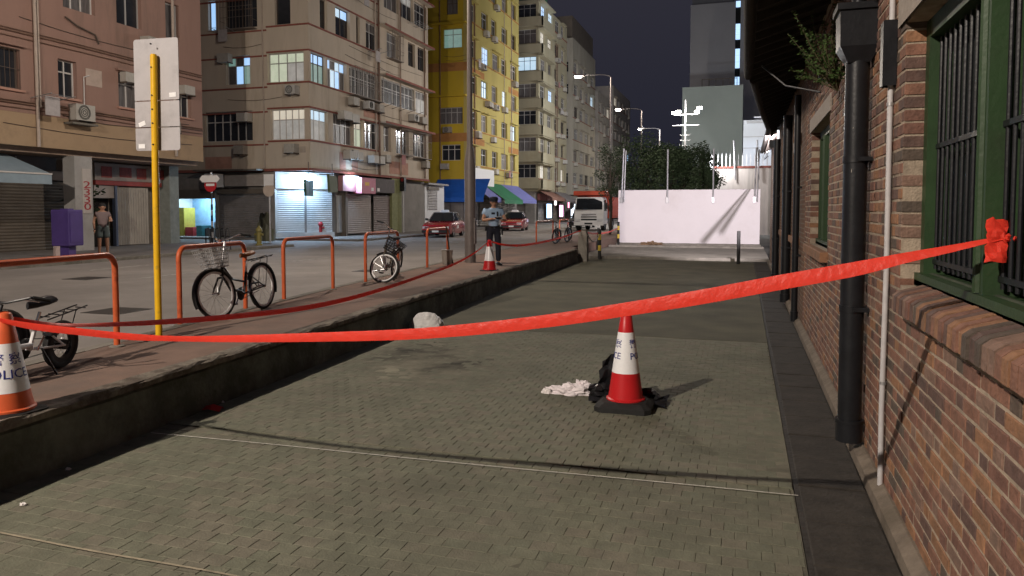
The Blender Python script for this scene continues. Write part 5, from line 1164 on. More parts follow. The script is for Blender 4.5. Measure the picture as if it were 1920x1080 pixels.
def clutter(Fc, u0, u1, zs, nac, npipe, ncable, nwash):
    for k in range(nac):
        Fc.aircon(_rc.uniform(u0 + .5, u1 - .5), _rc.choice(zs) - .72, _rc.uniform(.55, .8), .45, _rc.uniform(.35, .5), _rc.random() < .4, mat('aircon_old_%d' % (k % 3), [(.42, .40, .36), (.34, .31, .27), (.48, .47, .45)][k % 3], .7, var=.2, scale=4))
    for k in range(npipe):
        u_ = _rc.uniform(u0 + .3, u1 - .3); Fc.pipe([(u_, .07, 4.1), (u_ + _rc.uniform(-.05, .05), .07, zs[-1]), (u_, .07, 22)], _rc.choice((.03, .045, .055)), _rc.choice((M_pipe, M_pipew, M_pipe)))
    for k in range(ncable):
        z = _rc.choice(zs) - _rc.uniform(.25, 1.2); a = _rc.uniform(u0, u0 + (u1 - u0) * .4); b = _rc.uniform(a + 2, u1)
        Fc.pipe([(a + (b - a) * t, .03, z - .12 * 4 * (t - t * t)) for t in (0, .25, .5, .75, 1)], .012, M_brnframe, 'cable')
    for k in range(nwash):
        u_ = _rc.uniform(u0 + .5, u1 - 1.5); z = _rc.choice(zs) - .2; rack = Fc.pipe([(u_, .0, z), (u_, .9, z + .12)], .016, M_steel, 'drying_rack'); Fc.pipe([(u_ + .9, .0, z), (u_ + .9, .9, z + .12)], .016, M_steel, 'drying_rack')
        q = MB()
        for j in range(4): d_ = .25 + j * .18; q.tube([Fc.m(u_, d_, z + .03 + d_ * .1), Fc.m(u_ + .9, d_, z + .03 + d_ * .1)], .008, 5)
        q.build('drying_line', M_steel, Fc.root)
        if k % 2 == 0: Fc.part('washing', mat('washing_%d' % (k % 4), [(.45, .42, .42), (.2, .25, .35), (.4, .2, .2), (.5, .48, .4)][k % 4], .9, var=.15, scale=6, bump=.3, bscale=6), u_ + .15, u_ + .7, .42, .45, z - .55, z + .08)
ZB = [z for z, _ in FZ[:4]]
clutter(R_, R_.u(640, 200), 48.8, ZB, 9, 4, 7, 5); clutter(Lf, -27.8, -21.8, ZB, 3, 1, 3, 1)
for (a, b, i) in ((655, 708, 1), (743, 766, 0), (774, 799, 0), (725, 746, 2)): cage(R_, R_.u(a, YS[i] + (a - 580) * .16), R_.u(b, YS[i] + (b - 580) * .16), FZ[i][0], FZ[i][1])
cage(Lf, Lf.u(425), Lf.u(485), FZ[2][0], FZ[2][1]); clutter(F, 17, 27, [5.78, 8.9], 2, 1, 4, 1)
YX, YE = Facade(YL, 'X', -21.8), Facade(YL, 'Y', 57.8); clutter(YX, 58.5, 72, [5.75, 8.7, 11.65, 14.6, 17.55], 8, 3, 5, 4); clutter(YE, -24.6, -22, [6, 9, 15.2], 2, 1, 2, 0)
CX = Facade(CR, 'X', -21.8); clutter(CX, 85, 93, [5.5, 8.45, 11.4, 14.35, 17.3, 20.25], 8, 2, 3, 4)
# ---------------------------------------------------------------- white wall and what stands behind it
ww = thing('boundary_wall', 'plain white boundary wall across the end of the paving', 'wall', (-2.8, 39.5, ZA))
MB().bbox(-3.56, 3.55, -.1, .12, -.1, 2.86, .02).build('wall', mat('white_wall_paint', (.74, .70, .72), .75, var=.04, scale=.8, dirt=(.62, .58, .58), dscale=.4, dcut=(.55, .8)), ww)
MB().bbox(-3.6, 3.6, -.5, -.1, -.12, .1, .02).build('footing', M_conc, ww)
for i, (px, zt, tilt, lb) in enumerate(((1166, 5.1, .05, 'pair of leaning steel poles at the left end of the white wall'), (1252, 5.0, 0, 'steel pole on the white wall in front of the dark tree'), (1338, 5.0, 0, 'steel pole on the white wall beside the bright spiked wall'), (1416, 5.0, .03, 'right-hand steel pole on the white wall next to the brick building'))):
    x = atY(px, 300, 39.34).x; t = thing('wall_pole', lb, 'pole', (x, 39.34, 2.2), 0, 'steel poles on the white wall')
    MB().tube([(0, 0, .1), (tilt * 2, 0, zt - 2.2)], .04, 8).build('pole', M_steel, t); MB().bbox(-.07, .07, -.06, .055, .05, .35, .01).build('bracket', M_steel, t)
    if i in (0, 3): MB().tube([(.12, 0, .1), (.16 + tilt, .0, zt - 2.3)], .035, 8).build('pole', M_steel, t)
sw = thing('spiked_wall', 'high pale concrete wall topped with white spikes behind the boundary wall', 'wall', (0, 60, 0))
MB().box(-2.4, 6, 0, .3, 0, 5.1).build('wall', mat('pale_wall', (.55, .50, .45), .85, var=.12, dirt=(.42, .37, .33), dscale=.7, stretch=(1, 1, .2)), sw); MB().box(-2.42, 6, -.08, .32, 5.101, 5.25).build('coping', M_trim, sw)
for k in range(27): MB().ring_loft([[(-2.3 + k * .3 + a * s, .1 + b * s, z) for a, b in ((-1, -1), (1, -1), (1, 1), (-1, 1))] for s, z in ((.035, 5.25), (.03, 6.0), (.003, 6.25))]).build('spike', M_white, sw)
for (x, lb) in ((-.7, 'left'), (1.0, 'right')): MB().tube([(x, -.2, 4.2), (x - .15, -.2, 7.2)], .06, 8).build('pole', M_steel, sw)
# tower blocks on the right
M_tow = mat('tower_concrete', (.55, .55, .57), .85, var=.05, scale=.2); M_tow2 = mat('annex_render', (.46, .52, .48), .85, var=.05, scale=.15, dirt=(.40, .45, .42), dscale=.1)
tw = thing('tower_block', 'tall grey tower with a blue lit window strip beside the brick building eaves', 'building', (-5.0, 135, 0))
xl, xr = atY(1294, 100, 135).x, atY(1378, 100, 135).x; x2 = atY(1387, 100, 135).x
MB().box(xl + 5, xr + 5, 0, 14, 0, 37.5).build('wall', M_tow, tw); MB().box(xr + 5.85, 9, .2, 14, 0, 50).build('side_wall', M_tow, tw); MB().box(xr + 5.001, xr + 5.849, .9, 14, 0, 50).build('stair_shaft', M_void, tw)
MB().box(xl + 5.2, xr + 4.5, 1, 13, 37.5, 44).build('plant_room', mat('plant_room', (.25, .25, .26), .9), tw)
for (a, b) in ((0, 12), (43, 73), (90, 127), (143, 165)):
    z0, z1 = atY(1380, b, 135).z, atY(1380, a, 135).z; n = max(2, int((z1 - z0) / .9))
    for k in range(n): MB().box(xr + 5.05, xr + 5.8, .7, .88, z0 + (z1 - z0) * k / n + .06, z0 + (z1 - z0) * (k + 1) / n).build('stair_window', mat('stair_glow', (.4, .4, .4), .5, var=.2, emit=(.45, .68, 1.0), estr=1.3), tw)
an = thing('annex_building', 'windowless pale green annex in front of the grey tower', 'building', (-4, 110, 0))
MB().box(-8.7 + 4, -.42 + 4, 0, 12, 0, 19.4).build('wall', M_tow2, an)
for k in range(6): MB().tube([(-2.0 + k * .95, .2, 19.4), (-2.0 + k * .95, .2, 20.5)], .05, 6).build('railing_post', M_shutd, an)
MB().tube([(-2.0, .2, 20.4), (2.75, .2, 20.4)], .05, 6).build('railing', M_shutd, an)
bl = thing('lit_building', 'low white building lit bluish white between the annex and the brick eaves', 'building', (0, 92, 0))
MB().box(-.25, 7, 0, 10, 0, 12.4).build('wall', mat('cool_white_wall', (.72, .75, .80), .8, var=.06, scale=.3), bl)
for zz in (10.4, 9.1): MB().box(-.24, 7, -.05, -.001, zz, zz + .12).build('string_course', M_tow, bl)
MB().box(.1, 3.0, -.5, -.001, 12.0, 12.3).build('canopy', M_tow, bl)
al = bpy.data.lights.new('facade_light', 'AREA'); al.energy = 260; al.size = 2.0; al.color = (.62, .74, 1.0); ao = bpy.data.objects.new('facade_light', al); COL.objects.link(ao); ao.parent = bl; ao.location = (1.6, -3.2, 12.2); ao.rotation_euler = (math.radians(-30), 0, 0)
MB().box(.9, 2.3, -3.3, -3.1, 12.25, 12.4).build('flood_fitting', M_tow, bl)
# floodlight mast with antenna arms
ms = thing('floodlight_mast', 'white floodlight mast with rungs and four bright heads above the trees', 'mast', (-5.62, 75, 0))
MB().tube([(0, 0, 0), (0, 0, 12.6)], [.09, .06], 10).build('mast', M_white, ms)
for k in range(6): z = 6.7 + k * .5; MB().tube([(-.5, 0, z + .08), (-.45, 0, z), (.45, 0, z), (.5, 0, z + .08)], .03, 6).build('rung', M_white, ms)
MB().tube([(-1.25, 0, 10.15), (1.3, 0, 10.15)], .04, 8).build('cross_arm', M_white, ms); MB().tube([(-1.1, 0, 11.2), (1.2, 0, 11.2)], .035, 8).build('cross_arm', M_white, ms)
M_flood = mat('flood_lens', (1, 1, 1), .4, var=0, emit=(1, .93, .84), estr=40)
for (x, z) in ((-1.05, 11.25), (-.7, 11.35), (1.1, 11.3), (1.35, 11.65)):
    h = MB().box(x - .25, x + .25, -.16, .16, z, z + .25).build('flood_head', M_steel, ms); MB().box(x - .22, x + .22, -.19, -.165, z + .02, z + .23).build('lens', M_flood, h)
for (x, y, en, c) in ((0, -.8, 900, (1, .93, .85)), (.3, 1.2, 7500, (.93, .97, 1))):
    p_ = bpy.data.lights.new('flood_light', 'POINT'); p_.energy = en; p_.color = c; p_.shadow_soft_size = .4; po = bpy.data.objects.new('flood_light', p_); COL.objects.link(po); po.parent = ms; po.location = (x, y, 11.0)
gl = thing('tube_lamp', 'short glowing tube lamp at the left end of the spiked wall', 'lamp', (-2.5, 59.6, 5.1)); MB().tube([(0, 0, -.4), (0, 0, .0)], .04, 6).build('stem', M_white, gl); MB().tube([(0, 0, 0), (0, 0, 1.0)], .13, 10).build('tube', mat('glow_tube', (1, 1, 1), .4, var=0, emit=(.95, .97, 1), estr=9), gl)
p_ = bpy.data.lights.new('tube_lamp_light', 'POINT'); p_.energy = 700; p_.color = (.95, .95, 1); p_.shadow_soft_size = .3; po = bpy.data.objects.new('tube_lamp_light', p_); COL.objects.link(po); po.parent = gl; po.location = (.5, -1.2, .9)
# ---------------------------------------------------------------- trees
M_leaf = mat('tree_leaf', (.028, .046, .018), .7, var=.5, scale=2.5); M_bark = mat('bark', (.07, .055, .04), .9, var=.3, scale=10)
def tree(label, x, y, z0, h, rx, rz, seed, n=9000, leaf=.2):
    rnd = random.Random(seed); t = thing('tree', label, 'tree', (x, y, z0), 0, 'trees behind the white wall')
    tr = MB(); tr.tube([(0, 0, -.2), (.1, 0, h * .3), (0, .1, h * .6), (.05, 0, h * .85)], [.085 * rx, .07 * rx, .045 * rx, .012 * rx], 8)
    cl = []
    for k in range(26):
        a = rnd.uniform(0, 2 * PI); v = rnd.uniform(-1, 1); rr = math.sqrt(max(0, 1 - v * v)) * rnd.uniform(.35, 1)
        c = Vector((math.cos(a) * rr * rx, math.sin(a) * rr * rx, h - rz + v * rz * rnd.uniform(.6, 1))); cl.append((c, rnd.uniform(.28, .5) * rx))
        tr.tube([(0, 0, max(h * .25, c.z * .55)), c * .5 + Vector((0, 0, c.z * .25)), c], [.022 * rx, .013 * rx, .006 * rx], 5)
    tr.build('trunk', M_bark, t); q = MB()
    for k in range(n):
        c, r = rnd.choice(cl); d = Vector((rnd.gauss(0, 1), rnd.gauss(0, 1), rnd.gauss(0, .8))).normalized(); p = c + d * r * rnd.uniform(.45, 1.08)
        e = Vector((rnd.uniform(-1, 1), rnd.uniform(-1, 1), rnd.uniform(-.8, .4))).normalized(); w_ = e.orthogonal().normalized(); s = leaf * rnd.uniform(.6, 1.3)
        q.add([p, p + e * s * .5 + w_ * s * .24, p + e * s, p + e * s * .5 - w_ * s * .24], [(0, 1, 2, 3)])
    q.build('crown', M_leaf, t)
tree('broad dark tree above the left half of the white wall', -6.6, 54, 0, 7.0, 2.3, 2.4, 1); tree('bushy dark tree in the middle behind the white wall', -4.5, 50, 0, 5.9, 2.0, 1.9, 2)
tree('pointed tree beside the floodlight mast', -3.0, 53, 0, 6.2, 1.35, 2.2, 3, 4200); tree('young pale tree beside the slim lamp post', -7.6, 44, .3, 5.6, .95, 1.6, 4, 2200, .13); tree('low tree between mast and spiked wall', -2.4, 47, 0, 4.6, 1.0, 1.3, 6, 2400)
# ================================================================== VEHICLES
M_tyre = mat('tyre', (.02, .02, .02), .85, var=.1); M_hub = mat('wheel_cover', (.35, .35, .36), .35, metal=.7, var=.05); M_cglass = mat('car_glass', (.015, .018, .02), .06, var=0, spec=.7)
M_hl = mat('headlamp_glass', (.65, .66, .68), .12, var=.05, spec=.8); M_plate = mat('plate_white', (.75, .75, .72), .5, var=.05)
def car(label, loc, rz, paint, roofm, taxi=True, cat='taxi', L=4.65, Wd=1.70, H=1.46, group='vehicles in the street'):
    t = thing('taxi' if taxi else 'car', label, cat, loc, rz, group)       # local +X is forward
    hw = Wd / 2
    def ring(x, w, zb, zs, zt, inset): return [(x, -w + .05, zb), (x, -w, zb + .12), (x, -w, zs), (x, -w + inset, zt), (x, w - inset, zt), (x, w, zs), (x, w, zb + .12), (x, w - .05, zb)]
    q = MB(); q.smooth = True
    q.ring_loft([ring(L / 2, hw - .16, .32, .55, .62, .1), ring(L / 2 - .06, hw - .06, .24, .62, .72, .08), ring(L / 2 - .35, hw - .01, .2, .72, .80, .1), ring(.95, hw, .2, .80, .90, .08), ring(.4, hw, .2, .84, .93, .06), ring(-1.2, hw, .2, .84, .93, .06), ring(-1.5, hw, .2, .82, .93, .08), ring(-L / 2 + .25, hw - .02, .22, .80, .90, .1), ring(-L / 2 + .04, hw - .06, .28, .74, .84, .1), ring(-L / 2, hw - .14, .34, .6, .7, .1)])
    q.build('body', paint, t)
    def cr(x, w, z): return [(x, -w, z), (x, w, z)]
    zr = H; zb = .93
    rf = MB(); rf.ring_loft([[(.30, -.58, zr - .03), (.30, .58, zr - .03), (.28, .56, zr - .06), (.28, -.56, zr - .06)], [(-.3, -.62, zr), (-.3, .62, zr), (-.3, .62, zr - .06), (-.3, -.62, zr - .06)], [(-1.15, -.57, zr - .04), (-1.15, .57, zr - .04), (-1.13, .56, zr - .08), (-1.13, -.56, zr - .08)]]); rf.build('roof', roofm, t)
    top = {'f': (.28, .56), 'm': (-.38, .60), 'r': (-1.13, .55)}; bot = {'f': (.95, .76), 'm': (-.42, .79), 'r': (-1.62, .74)}
    MB().add([(.95, -.72, zb), (.95, .72, zb), (.30, .54, zr - .05), (.30, -.54, zr - .05)], [(0, 1, 2, 3)]).build('windscreen', M_cglass, t)
    MB().add([(-1.62, -.70, zb), (-1.62, .70, zb), (-1.15, .53, zr - .06), (-1.15, -.53, zr - .06)], [(3, 2, 1, 0)]).build('rear_window', M_cglass, t)
    for s in (-1, 1):
        MB().add([(.85, s * .765, zb), (-.40, s * .785, zb), (-.38, s * .60, zr - .06), (.26, s * .565, zr - .06)], [(0, 1, 2, 3)]).build('side_window', M_cglass, t)
        MB().add([(-.46, s * .785, zb), (-1.5, s * .75, zb), (-1.1, s * .56, zr - .07), (-.44, s * .60, zr - .06)], [(0, 1, 2, 3)]).build('side_window', M_cglass, t)
        p = MB()
        for (a, b) in (((.93, s * .765, zb), (.29, s * .575, zr - .05)), ((-.43, s * .79, zb), (-.41, s * .61, zr - .05)), ((-1.58, s * .75, zb), (-1.13, s * .57, zr - .06))): p.tube([a, b], .03, 6)
        p.build('window_pillars', M_chrome if taxi else roofm, t)
        MB().add([(.72, s * .80, zb + .02), (.78, s * .98, zb + .04), (.78, s * .98, zb + .16), (.72, s * .80, zb + .14), (.62, s * .80, zb + .02), (.68, s * .98, zb + .04), (.68, s * .98, zb + .16), (.62, s * .80, zb + .14)], [(0, 1, 2, 3), (7, 6, 5, 4), (0, 4, 5, 1), (1, 5, 6, 2), (2, 6, 7, 3), (3, 7, 4, 0)]).build('mirror', M_black, t)
        hl = MB().bbox(L / 2 - .09, L / 2 - .0, s * .58 - .17, s * .58 + .17, .50, .64, .01).build('headlight', M_hl, t)
        MB().tube([(.55, s * (hw + .008), .80), (.38, s * (hw + .008), .80)], .014, 6).build('door_handle', M_chrome, t)
        for x in (1.38, -1.32):
            w = MB().lathe([(.20, -.1), (.29, -.1), (.315, -.07), (.315, .07), (.29, .1), (.20, .1)], 22, (x, s * (hw - .1), .315), 'Y').build('wheel', M_tyre, t)
            MB().lathe([(.0, -.085), (.2, -.09), (.2, .09), (.0, .085)], 18, (x, s * (hw - .1), .315), 'Y').build('wheel_cover', M_hub, w)
        MB().bbox(-L / 2 - .01, -L / 2 + .06, s * .62 - .14, s * .62 + .14, .58, .76, .01).build('tail_light', mat('tail_red', (.4, .02, .02), .2), t)
        if taxi: MB().box(-.1, .55, s * (hw + .004) - .002, s * (hw + .004) + .002, .5, .68).build('door_sign', M_plate, t)
    g_ = MB()
    for k in range(4): g_.box(L / 2 - .02, L / 2 + .012, -.38, .38, .51 + k * .033, .525 + k * .033)
    g_.build('grille', M_chrome if not taxi else M_black, t); MB().bbox(L / 2 - .12, L / 2 + .08, -hw + .06, hw - .06, .28, .44, .02).build('bumper', M_black, t); MB().bbox(-L / 2 - .08, -L / 2 + .1, -hw + .06, hw - .06, .30, .46, .02).build('bumper', M_black, t)
    MB().box(L / 2 + .082, L / 2 + .09, -.19, .19, .31, .42).build('number_plate', M_plate, t)
    if taxi: MB().ring_loft([[(-.02, -.28, zr - .02), (-.02, .28, zr - .02), (-.22, .28, zr - .02), (-.22, -.28, zr - .02)], [(-.06, -.22, zr + .12), (-.06, .22, zr + .12), (-.18, .22, zr + .12), (-.18, -.22, zr + .12)]]).build('roof_sign', M_white, t)
    return t
M_taxi = mat('taxi_red', (.36, .016, .026), .25, var=.05, coat=.6); M_silver = mat('taxi_silver', (.42, .42, .43), .3, metal=.4, var=.04)
p = G(806, 442, ZR); car('red taxi with silver roof nearest on the far kerb', (-17.0, 41.2, ZR), math.radians(-80), M_taxi, M_silver)
p = G(955, 428, ZR); car('second red taxi partly hidden behind the police officer', (-17.0, 55.5, ZR), math.radians(-80), M_taxi, M_silver)
car('dark grey van parked beside the truck', (-13.9, 66, ZR), math.radians(-90), mat('dark_car_paint', (.05, .05, .055), .3, coat=.5), mat('dark_car_paint', (.05, .05, .055), .3), False, 'car', 4.6, 1.75, 1.75)
# tipper truck facing the camera
tk = thing('truck', 'white truck cab with an orange red tipper body facing the camera', 'truck', (-11.2, 55.6, ZR), 0)
M_cab = mat('truck_white', (.75, .75, .75), .35, var=.06, scale=2, coat=.3); M_tip = mat('truck_orange', (.52, .07, .03), .5, var=.12, scale=2)
q = MB(); q.ring_loft([[(-1.10, y, .52), (1.10, y, .52), (1.14, y, 1.5), (1.06, y2, 2.42), (.95, y2, 2.55), (-.95, y2, 2.55), (-1.06, y2, 2.42), (-1.14, y, 1.5)] for y, y2 in ((-.02, .30), (1.65, 1.65))]); q.build('cab', M_cab, tk)
MB().add([(-1.02, -.01, 1.62), (1.02, -.01, 1.62), (.97, .285, 2.46), (-.97, .285, 2.46)], [(0, 1, 2, 3)]).build('windscreen', M_cglass, tk)
for s in (-1, 1):
    MB().add([(s * 1.145, .18, 1.5), (s * 1.145, 1.2, 1.5), (s * 1.075, 1.2, 2.35), (s * 1.075, .40, 2.35)], [(0, 1, 2, 3)]).build('side_window', M_cglass, tk)
    MB().bbox(s * .86 - .2, s * .86 + .2, -.16, -.03, .72, .93, .01).build('headlight', M_hl, tk)
    m_ = MB().tube([(s * 1.1, .1, 2.2), (s * 1.32, -.05, 2.2), (s * 1.32, -.05, 1.6), (s * 1.14, .05, 1.55)], .018, 6).build('mirror_arm', M_black, tk); MB().bbox(s * 1.32 - .09, s * 1.32 + .09, -.09, -.02, 1.65, 2.1, .01).build('mirror', M_black, tk)
    for y in (.9, 4.3):
        w = MB().lathe([(.25, -.14), (.46, -.14), (.5, -.1), (.5, .1), (.46, .14), (.25, .14)], 24, (s * .95, y, .5), 'X').build('wheel', M_tyre, tk); MB().lathe([(0, -.1), (.25, -.11), (.25, .11), (0, .1)], 16, (s * .95, y, .5), 'X').build('rim', M_hub, w)
    MB().tube([(s * .5, -.05, 1.62), (s * .15, .1, 1.75)], .012, 5).build('wiper', M_black, tk)
MB().bbox(-1.12, 1.12, -.15, .12, .42, .70, .03).build('bumper', M_cab, tk); g_ = MB()
MB().box(-.6, .6, -.032, -.003, 1.02, 1.1).build('grille_slot', M_black, tk); MB().box(-.6, .6, -.032, -.004, .8, .92).build('grille_slot', M_black, tk); MB().box(-.3, .3, -.17, -.152, .5, .62).build('number_plate', M_black, tk); MB().box(-1.0, 1.0, -.03, .05, 2.2, 2.21) 
MB().box(-.55, .55, -.036, -.004, 1.2, 1.28).build('badge_strip', M_chrome, tk)
q = MB(); q.box(-1.2, 1.2, 1.75, 6.2, .95, 1.1); q.box(-1.25, -1.17, 1.75, 6.2, 1.1, 2.6); q.box(1.17, 1.25, 1.75, 6.2, 1.1, 2.6); q.box(-1.165, 1.165, 1.75, 1.84, 1.11, 2.95); q.build('tipper_body', M_tip, tk)
MB().bbox(-1.22, 1.22, .15, 1.9, 2.70, 3.02, .04).build('cab_guard', M_tip, tk)
for s in (-1, 1): MB().tube([(s * 1.22, 1.8, 1.0), (s * 1.22, 1.8, 2.75)], .05, 6).build('guard_post', M_tip, tk)

# ================================================================== PEOPLE
M_skin = mat('skin', (.42, .23, .15), .6, var=.06, scale=12); M_hair = mat('black_hair', (.012, .01, .01), .6, var=.2, scale=30)
def fingers(parent, wrist, d, up, mt, name='hand', curl=.5):
    """a palm with four fingers and a thumb"""
    d = Vector(d).normalized(); s = d.cross(Vector(up)).normalized(); n = s.cross(d).normalized(); w = Vector(wrist)
    vs = [w, w + d * .05, w + d * .085]; es = [(0, 1), (1, 2)]; rr = [(.024, .018), (.036, .018), (.036, .016)]
    for k, (o, L) in enumerate(((-.027, .068), (-.009, .078), (.009, .073), (.027, .055))):
        b = len(vs); base = w + d * .085 + s * o; vs += [base + d * .012, base + d * L * .5 - n * L * .18 * curl, base + d * L * (1 - .25 * curl) - n * L * .6 * curl]; es += [(2, b), (b, b + 1), (b + 1, b + 2)]; rr += [.0095, .009, .0075]
    b = len(vs); vs += [w + d * .03 - s * .035 - n * .01, w + d * .06 - s * .05 - n * .025]; es += [(0, b), (b, b + 1)]; rr += [.012, .009]
    return skin_mesh(name, [tuple(v) for v in vs], es, rr, mt, parent, 1)
def person(label, loc, rz, J, shirt, trousers, shoes, cap=None, skin=M_skin, short=False, sleeve=.55, hair=True, tank=False):
    t = thing('person', label, 'person', loc, rz)
    RDK = 'pel waist chest neck jaw head crown shL elL wrL shR elR wrR hipL knL anL toL hipR knR anR toR'.split(); V = Vector; names = [n for n in J if n in RDK]; idx = {n: i for i, n in enumerate(names)}
    E_ = [('pel', 'waist'), ('waist', 'chest'), ('chest', 'neck'), ('neck', 'jaw'), ('jaw', 'head'), ('head', 'crown'), ('chest', 'shL'), ('shL', 'elL'), ('elL', 'wrL'), ('chest', 'shR'), ('shR', 'elR'), ('elR', 'wrR'), ('pel', 'hipL'), ('hipL', 'knL'), ('knL', 'anL'), ('anL', 'toL'), ('pel', 'hipR'), ('hipR', 'knR'), ('knR', 'anR'), ('anR', 'toR')]
    RD = dict(pel=(.135, .10), waist=(.125, .09), chest=(.145, .10), neck=.046, jaw=(.07, .08), head=(.088, .104), crown=(.06, .07), shL=.058, elL=.042, wrL=.027, shR=.058, elR=.042, wrR=.027, hipL=.088, knL=.058, anL=.038, toL=.034, hipR=.088, knR=.058, anR=.038, toR=.034)
    skin_mesh('body', [tuple(J[n]) for n in names], [(idx[a], idx[b]) for a, b in E_], [RD[n] for n in names], skin, t, 2, idx['pel'])
    def sub(name, chain_edges, grow, mt, extra=None):
        pts = {}; 
        for a, b in chain_edges: pts[a] = J[a] if isinstance(a, str) else a; pts[b] = J[b] if isinstance(b, str) else b
        ns = list(pts); rr = []
        for n in ns:
            base = RD[n] if n in RD else extra[n]; base = base if isinstance(base, tuple) else (base, base); rr.append((base[0] + grow, base[1] + grow))
        return skin_mesh(name, [tuple(pts[n]) for n in ns], [(ns.index(a), ns.index(b)) for a, b in chain_edges], rr, mt, t, 2)
    for s in 'LR': J['slv' + s] = J['sh' + s].lerp(J['el' + s], sleeve)
    J['hem'] = J['pel'] + V((0, 0, -.05)); ex = dict(slvL=.056, slvR=.056, hem=(.165, .135), cufL=.05, cufR=.05, col=.075, top=(.15, .12)); J['col'] = J['chest'].lerp(J['neck'], .8); J['top'] = J['pel'] + V((0, 0, .11))
    up = [('hem', 'waist'), ('waist', 'chest'), ('chest', 'col'), ('chest', 'shL'), ('chest', 'shR')] + ([] if tank else [('shL', 'slvL'), ('shR', 'slvR')])
    sub('shirt', up, .026, shirt, ex)
    for s in 'LR': J['cuf' + s] = J['kn' + s].lerp(J['an' + s], -.25 if short else 1.0)
    lo = [('top', 'pel')]
    for s in 'LR': lo += [('pel', 'hip' + s)] + ([('hip' + s, 'cuf' + s)] if short else [('hip' + s, 'kn' + s), ('kn' + s, 'cuf' + s)])
    if short: ex['cufL'] = ex['cufR'] = .085
    sub('trousers', lo, .022, trousers, ex)
    for s in 'LR':
        a, b = J['an' + s], J['to' + s]; f_ = (b - a); f_.z = 0; f_.normalize(); q = MB(); q.smooth = True; sd = Vector((-f_.y, f_.x, 0)); c = Vector((a.x, a.y, 0)) + f_ * .06
        q.ring_loft([[c + f_ * x + sd * w * math.cos(2 * PI * k / 10) + Vector((0, 0, max(.0, h * (.5 + .5 * math.sin(2 * PI * k / 10))))) for k in range(10)] for x, w, h in ((-.13, .03, .07), (-.11, .042, .10), (-.02, .042, .10), (.06, .05, .07), (.12, .045, .06), (.16, .025, .045))]); q.build('shoe', shoes, t)
    hc = J['head']; fwd = (J['nose'] - hc).normalized() if 'nose' in J else V((1, 0, 0)); sd = V((0, 0, 1)).cross(fwd).normalized()
    for s in (-1, 1):
        MB().lathe([(.0, -.008), (.012, -.004), (.013, .0), (.01, .006), (0, .008)], 8, tuple(hc + fwd * .082 + sd * s * .032 + V((0, 0, .005)))).build('eye', M_hair, t)
        q = MB().lathe([(0, -.035), (.012, -.02), (.016, .005), (.012, .028), (0, .034)], 8, tuple(hc + sd * s * .083 + V((0, 0, -.01)))); q.build('ear', skin, t)
    MB().ring_loft([[tuple(hc + fwd * f2 + sd * w * a_ + V((0, 0, z + .004 * b_))) for a_, b_ in ((-1, 0), (0, 1), (1, 0))] for f2, w, z in ((.08, .008, .02), (.105, .013, -.022), (.085, .014, -.032))]).build('nose', skin, t)
    MB().cbox((0, 0, 0), (.006, .045, .008)).xf(Matrix.Translation(hc + fwd * .086 + V((0, 0, -.055))) @ Matrix.Rotation(math.atan2(fwd.y, fwd.x), 4, 'Z')).build('mouth', mat('lip', (.25, .09, .08), .6), t)
    if hair and not cap:
        q = MB(); q.smooth = True; q.lathe([(.088, -.03), (.096, .01), (.093, .05), (.075, .085), (.04, .105), (0.001, .11)], 16, (0, 0, 0)); q.xf(Matrix.Translation(hc - fwd * .018 + V((0, 0, .02)))).build('hair', M_hair, t)
    if cap:
        fwd = V((fwd.x, fwd.y, fwd.z * .25)).normalized()
        q = MB(); q.smooth = True; q.lathe([(.100, .0), (.106, .02), (.112, .085), (.10, .112), (.05, .125), (.001, .127)], 18, (0, 0, 0)); q.xf(Matrix.Translation(hc - fwd * .005 + V((0, 0, .012)))); co = q.build('cap', cap, t)
        q = MB().ring_loft([[tuple(hc + fwd * (.07 + e) + sd * w * (k / 3 - 1) + V((0, 0, .045 - .02 * e * 8 - .012 * abs(k / 3 - 1) + dz))) for k in range(7)] for e, w, dz in ((0, .085, 0), (.075, .06, 0), (.075, .06, -.006), (0, .085, -.006))], False, False); q.build('cap_peak', cap, co)
        MB().lathe([(.085, -.03), (.092, .0), (.094, .03)], 16, tuple(hc - fwd * .015 + V((0, 0, .0)))).build('hair', M_hair, t) if False else None
    return t
V = Vector
# the officer: faces the camera, looks down, forearms raised to a notebook
J = dict(pel=V((0, 0, .94)), waist=V((.0, 0, 1.10)), chest=V((-.01, 0, 1.34)), neck=V((.01, 0, 1.50)), jaw=V((.035, 0, 1.565)), head=V((.045, 0, 1.62)), crown=V((.04, 0, 1.69)), nose=V((.14, -.01, 1.585)),
         shL=V((0, .19, 1.40)), elL=V((.03, .31, 1.15)), wrL=V((.26, .17, 1.16)), shR=V((0, -.19, 1.40)), elR=V((.05, -.29, 1.15)), wrR=V((.27, -.06, 1.20)),
         hipL=V((0, .10, .88)), knL=V((.02, .115, .48)), anL=V((0, .125, .08)), toL=V((.13, .15, .035)), hipR=V((0, -.10, .88)), knR=V((.03, -.11, .48)), anR=V((-.02, -.12, .08)), toR=V((.11, -.15, .035)))
M_navy = mat('police_navy', (.012, .014, .025), .75, var=.15, scale=8)
loc = Vector((-6.15, 18.2, ZP))
po_ = person('police officer in a light blue shirt, dark cap and navy trousers writing in a notebook', loc, math.atan2(-loc.y, -loc.x) + .15, J, mat('police_blue_shirt', (.30, .42, .58), .8, var=.06, scale=10), M_navy, M_black, M_navy)
for s in 'LR': fingers(po_, J['wr' + s], (1, -.35 if s == 'L' else .3, .05), (0, 0, 1), M_skin)
q = MB().tube([(.16 * math.cos(a) - .0, .165 * math.sin(a), .985) for a in [2 * PI * k / 20 for k in range(20)]], .026, 6, close=True); q.xf(Matrix.Scale(.85, 4, (1, 0, 0))); q.build('duty_belt', M_black, po_)
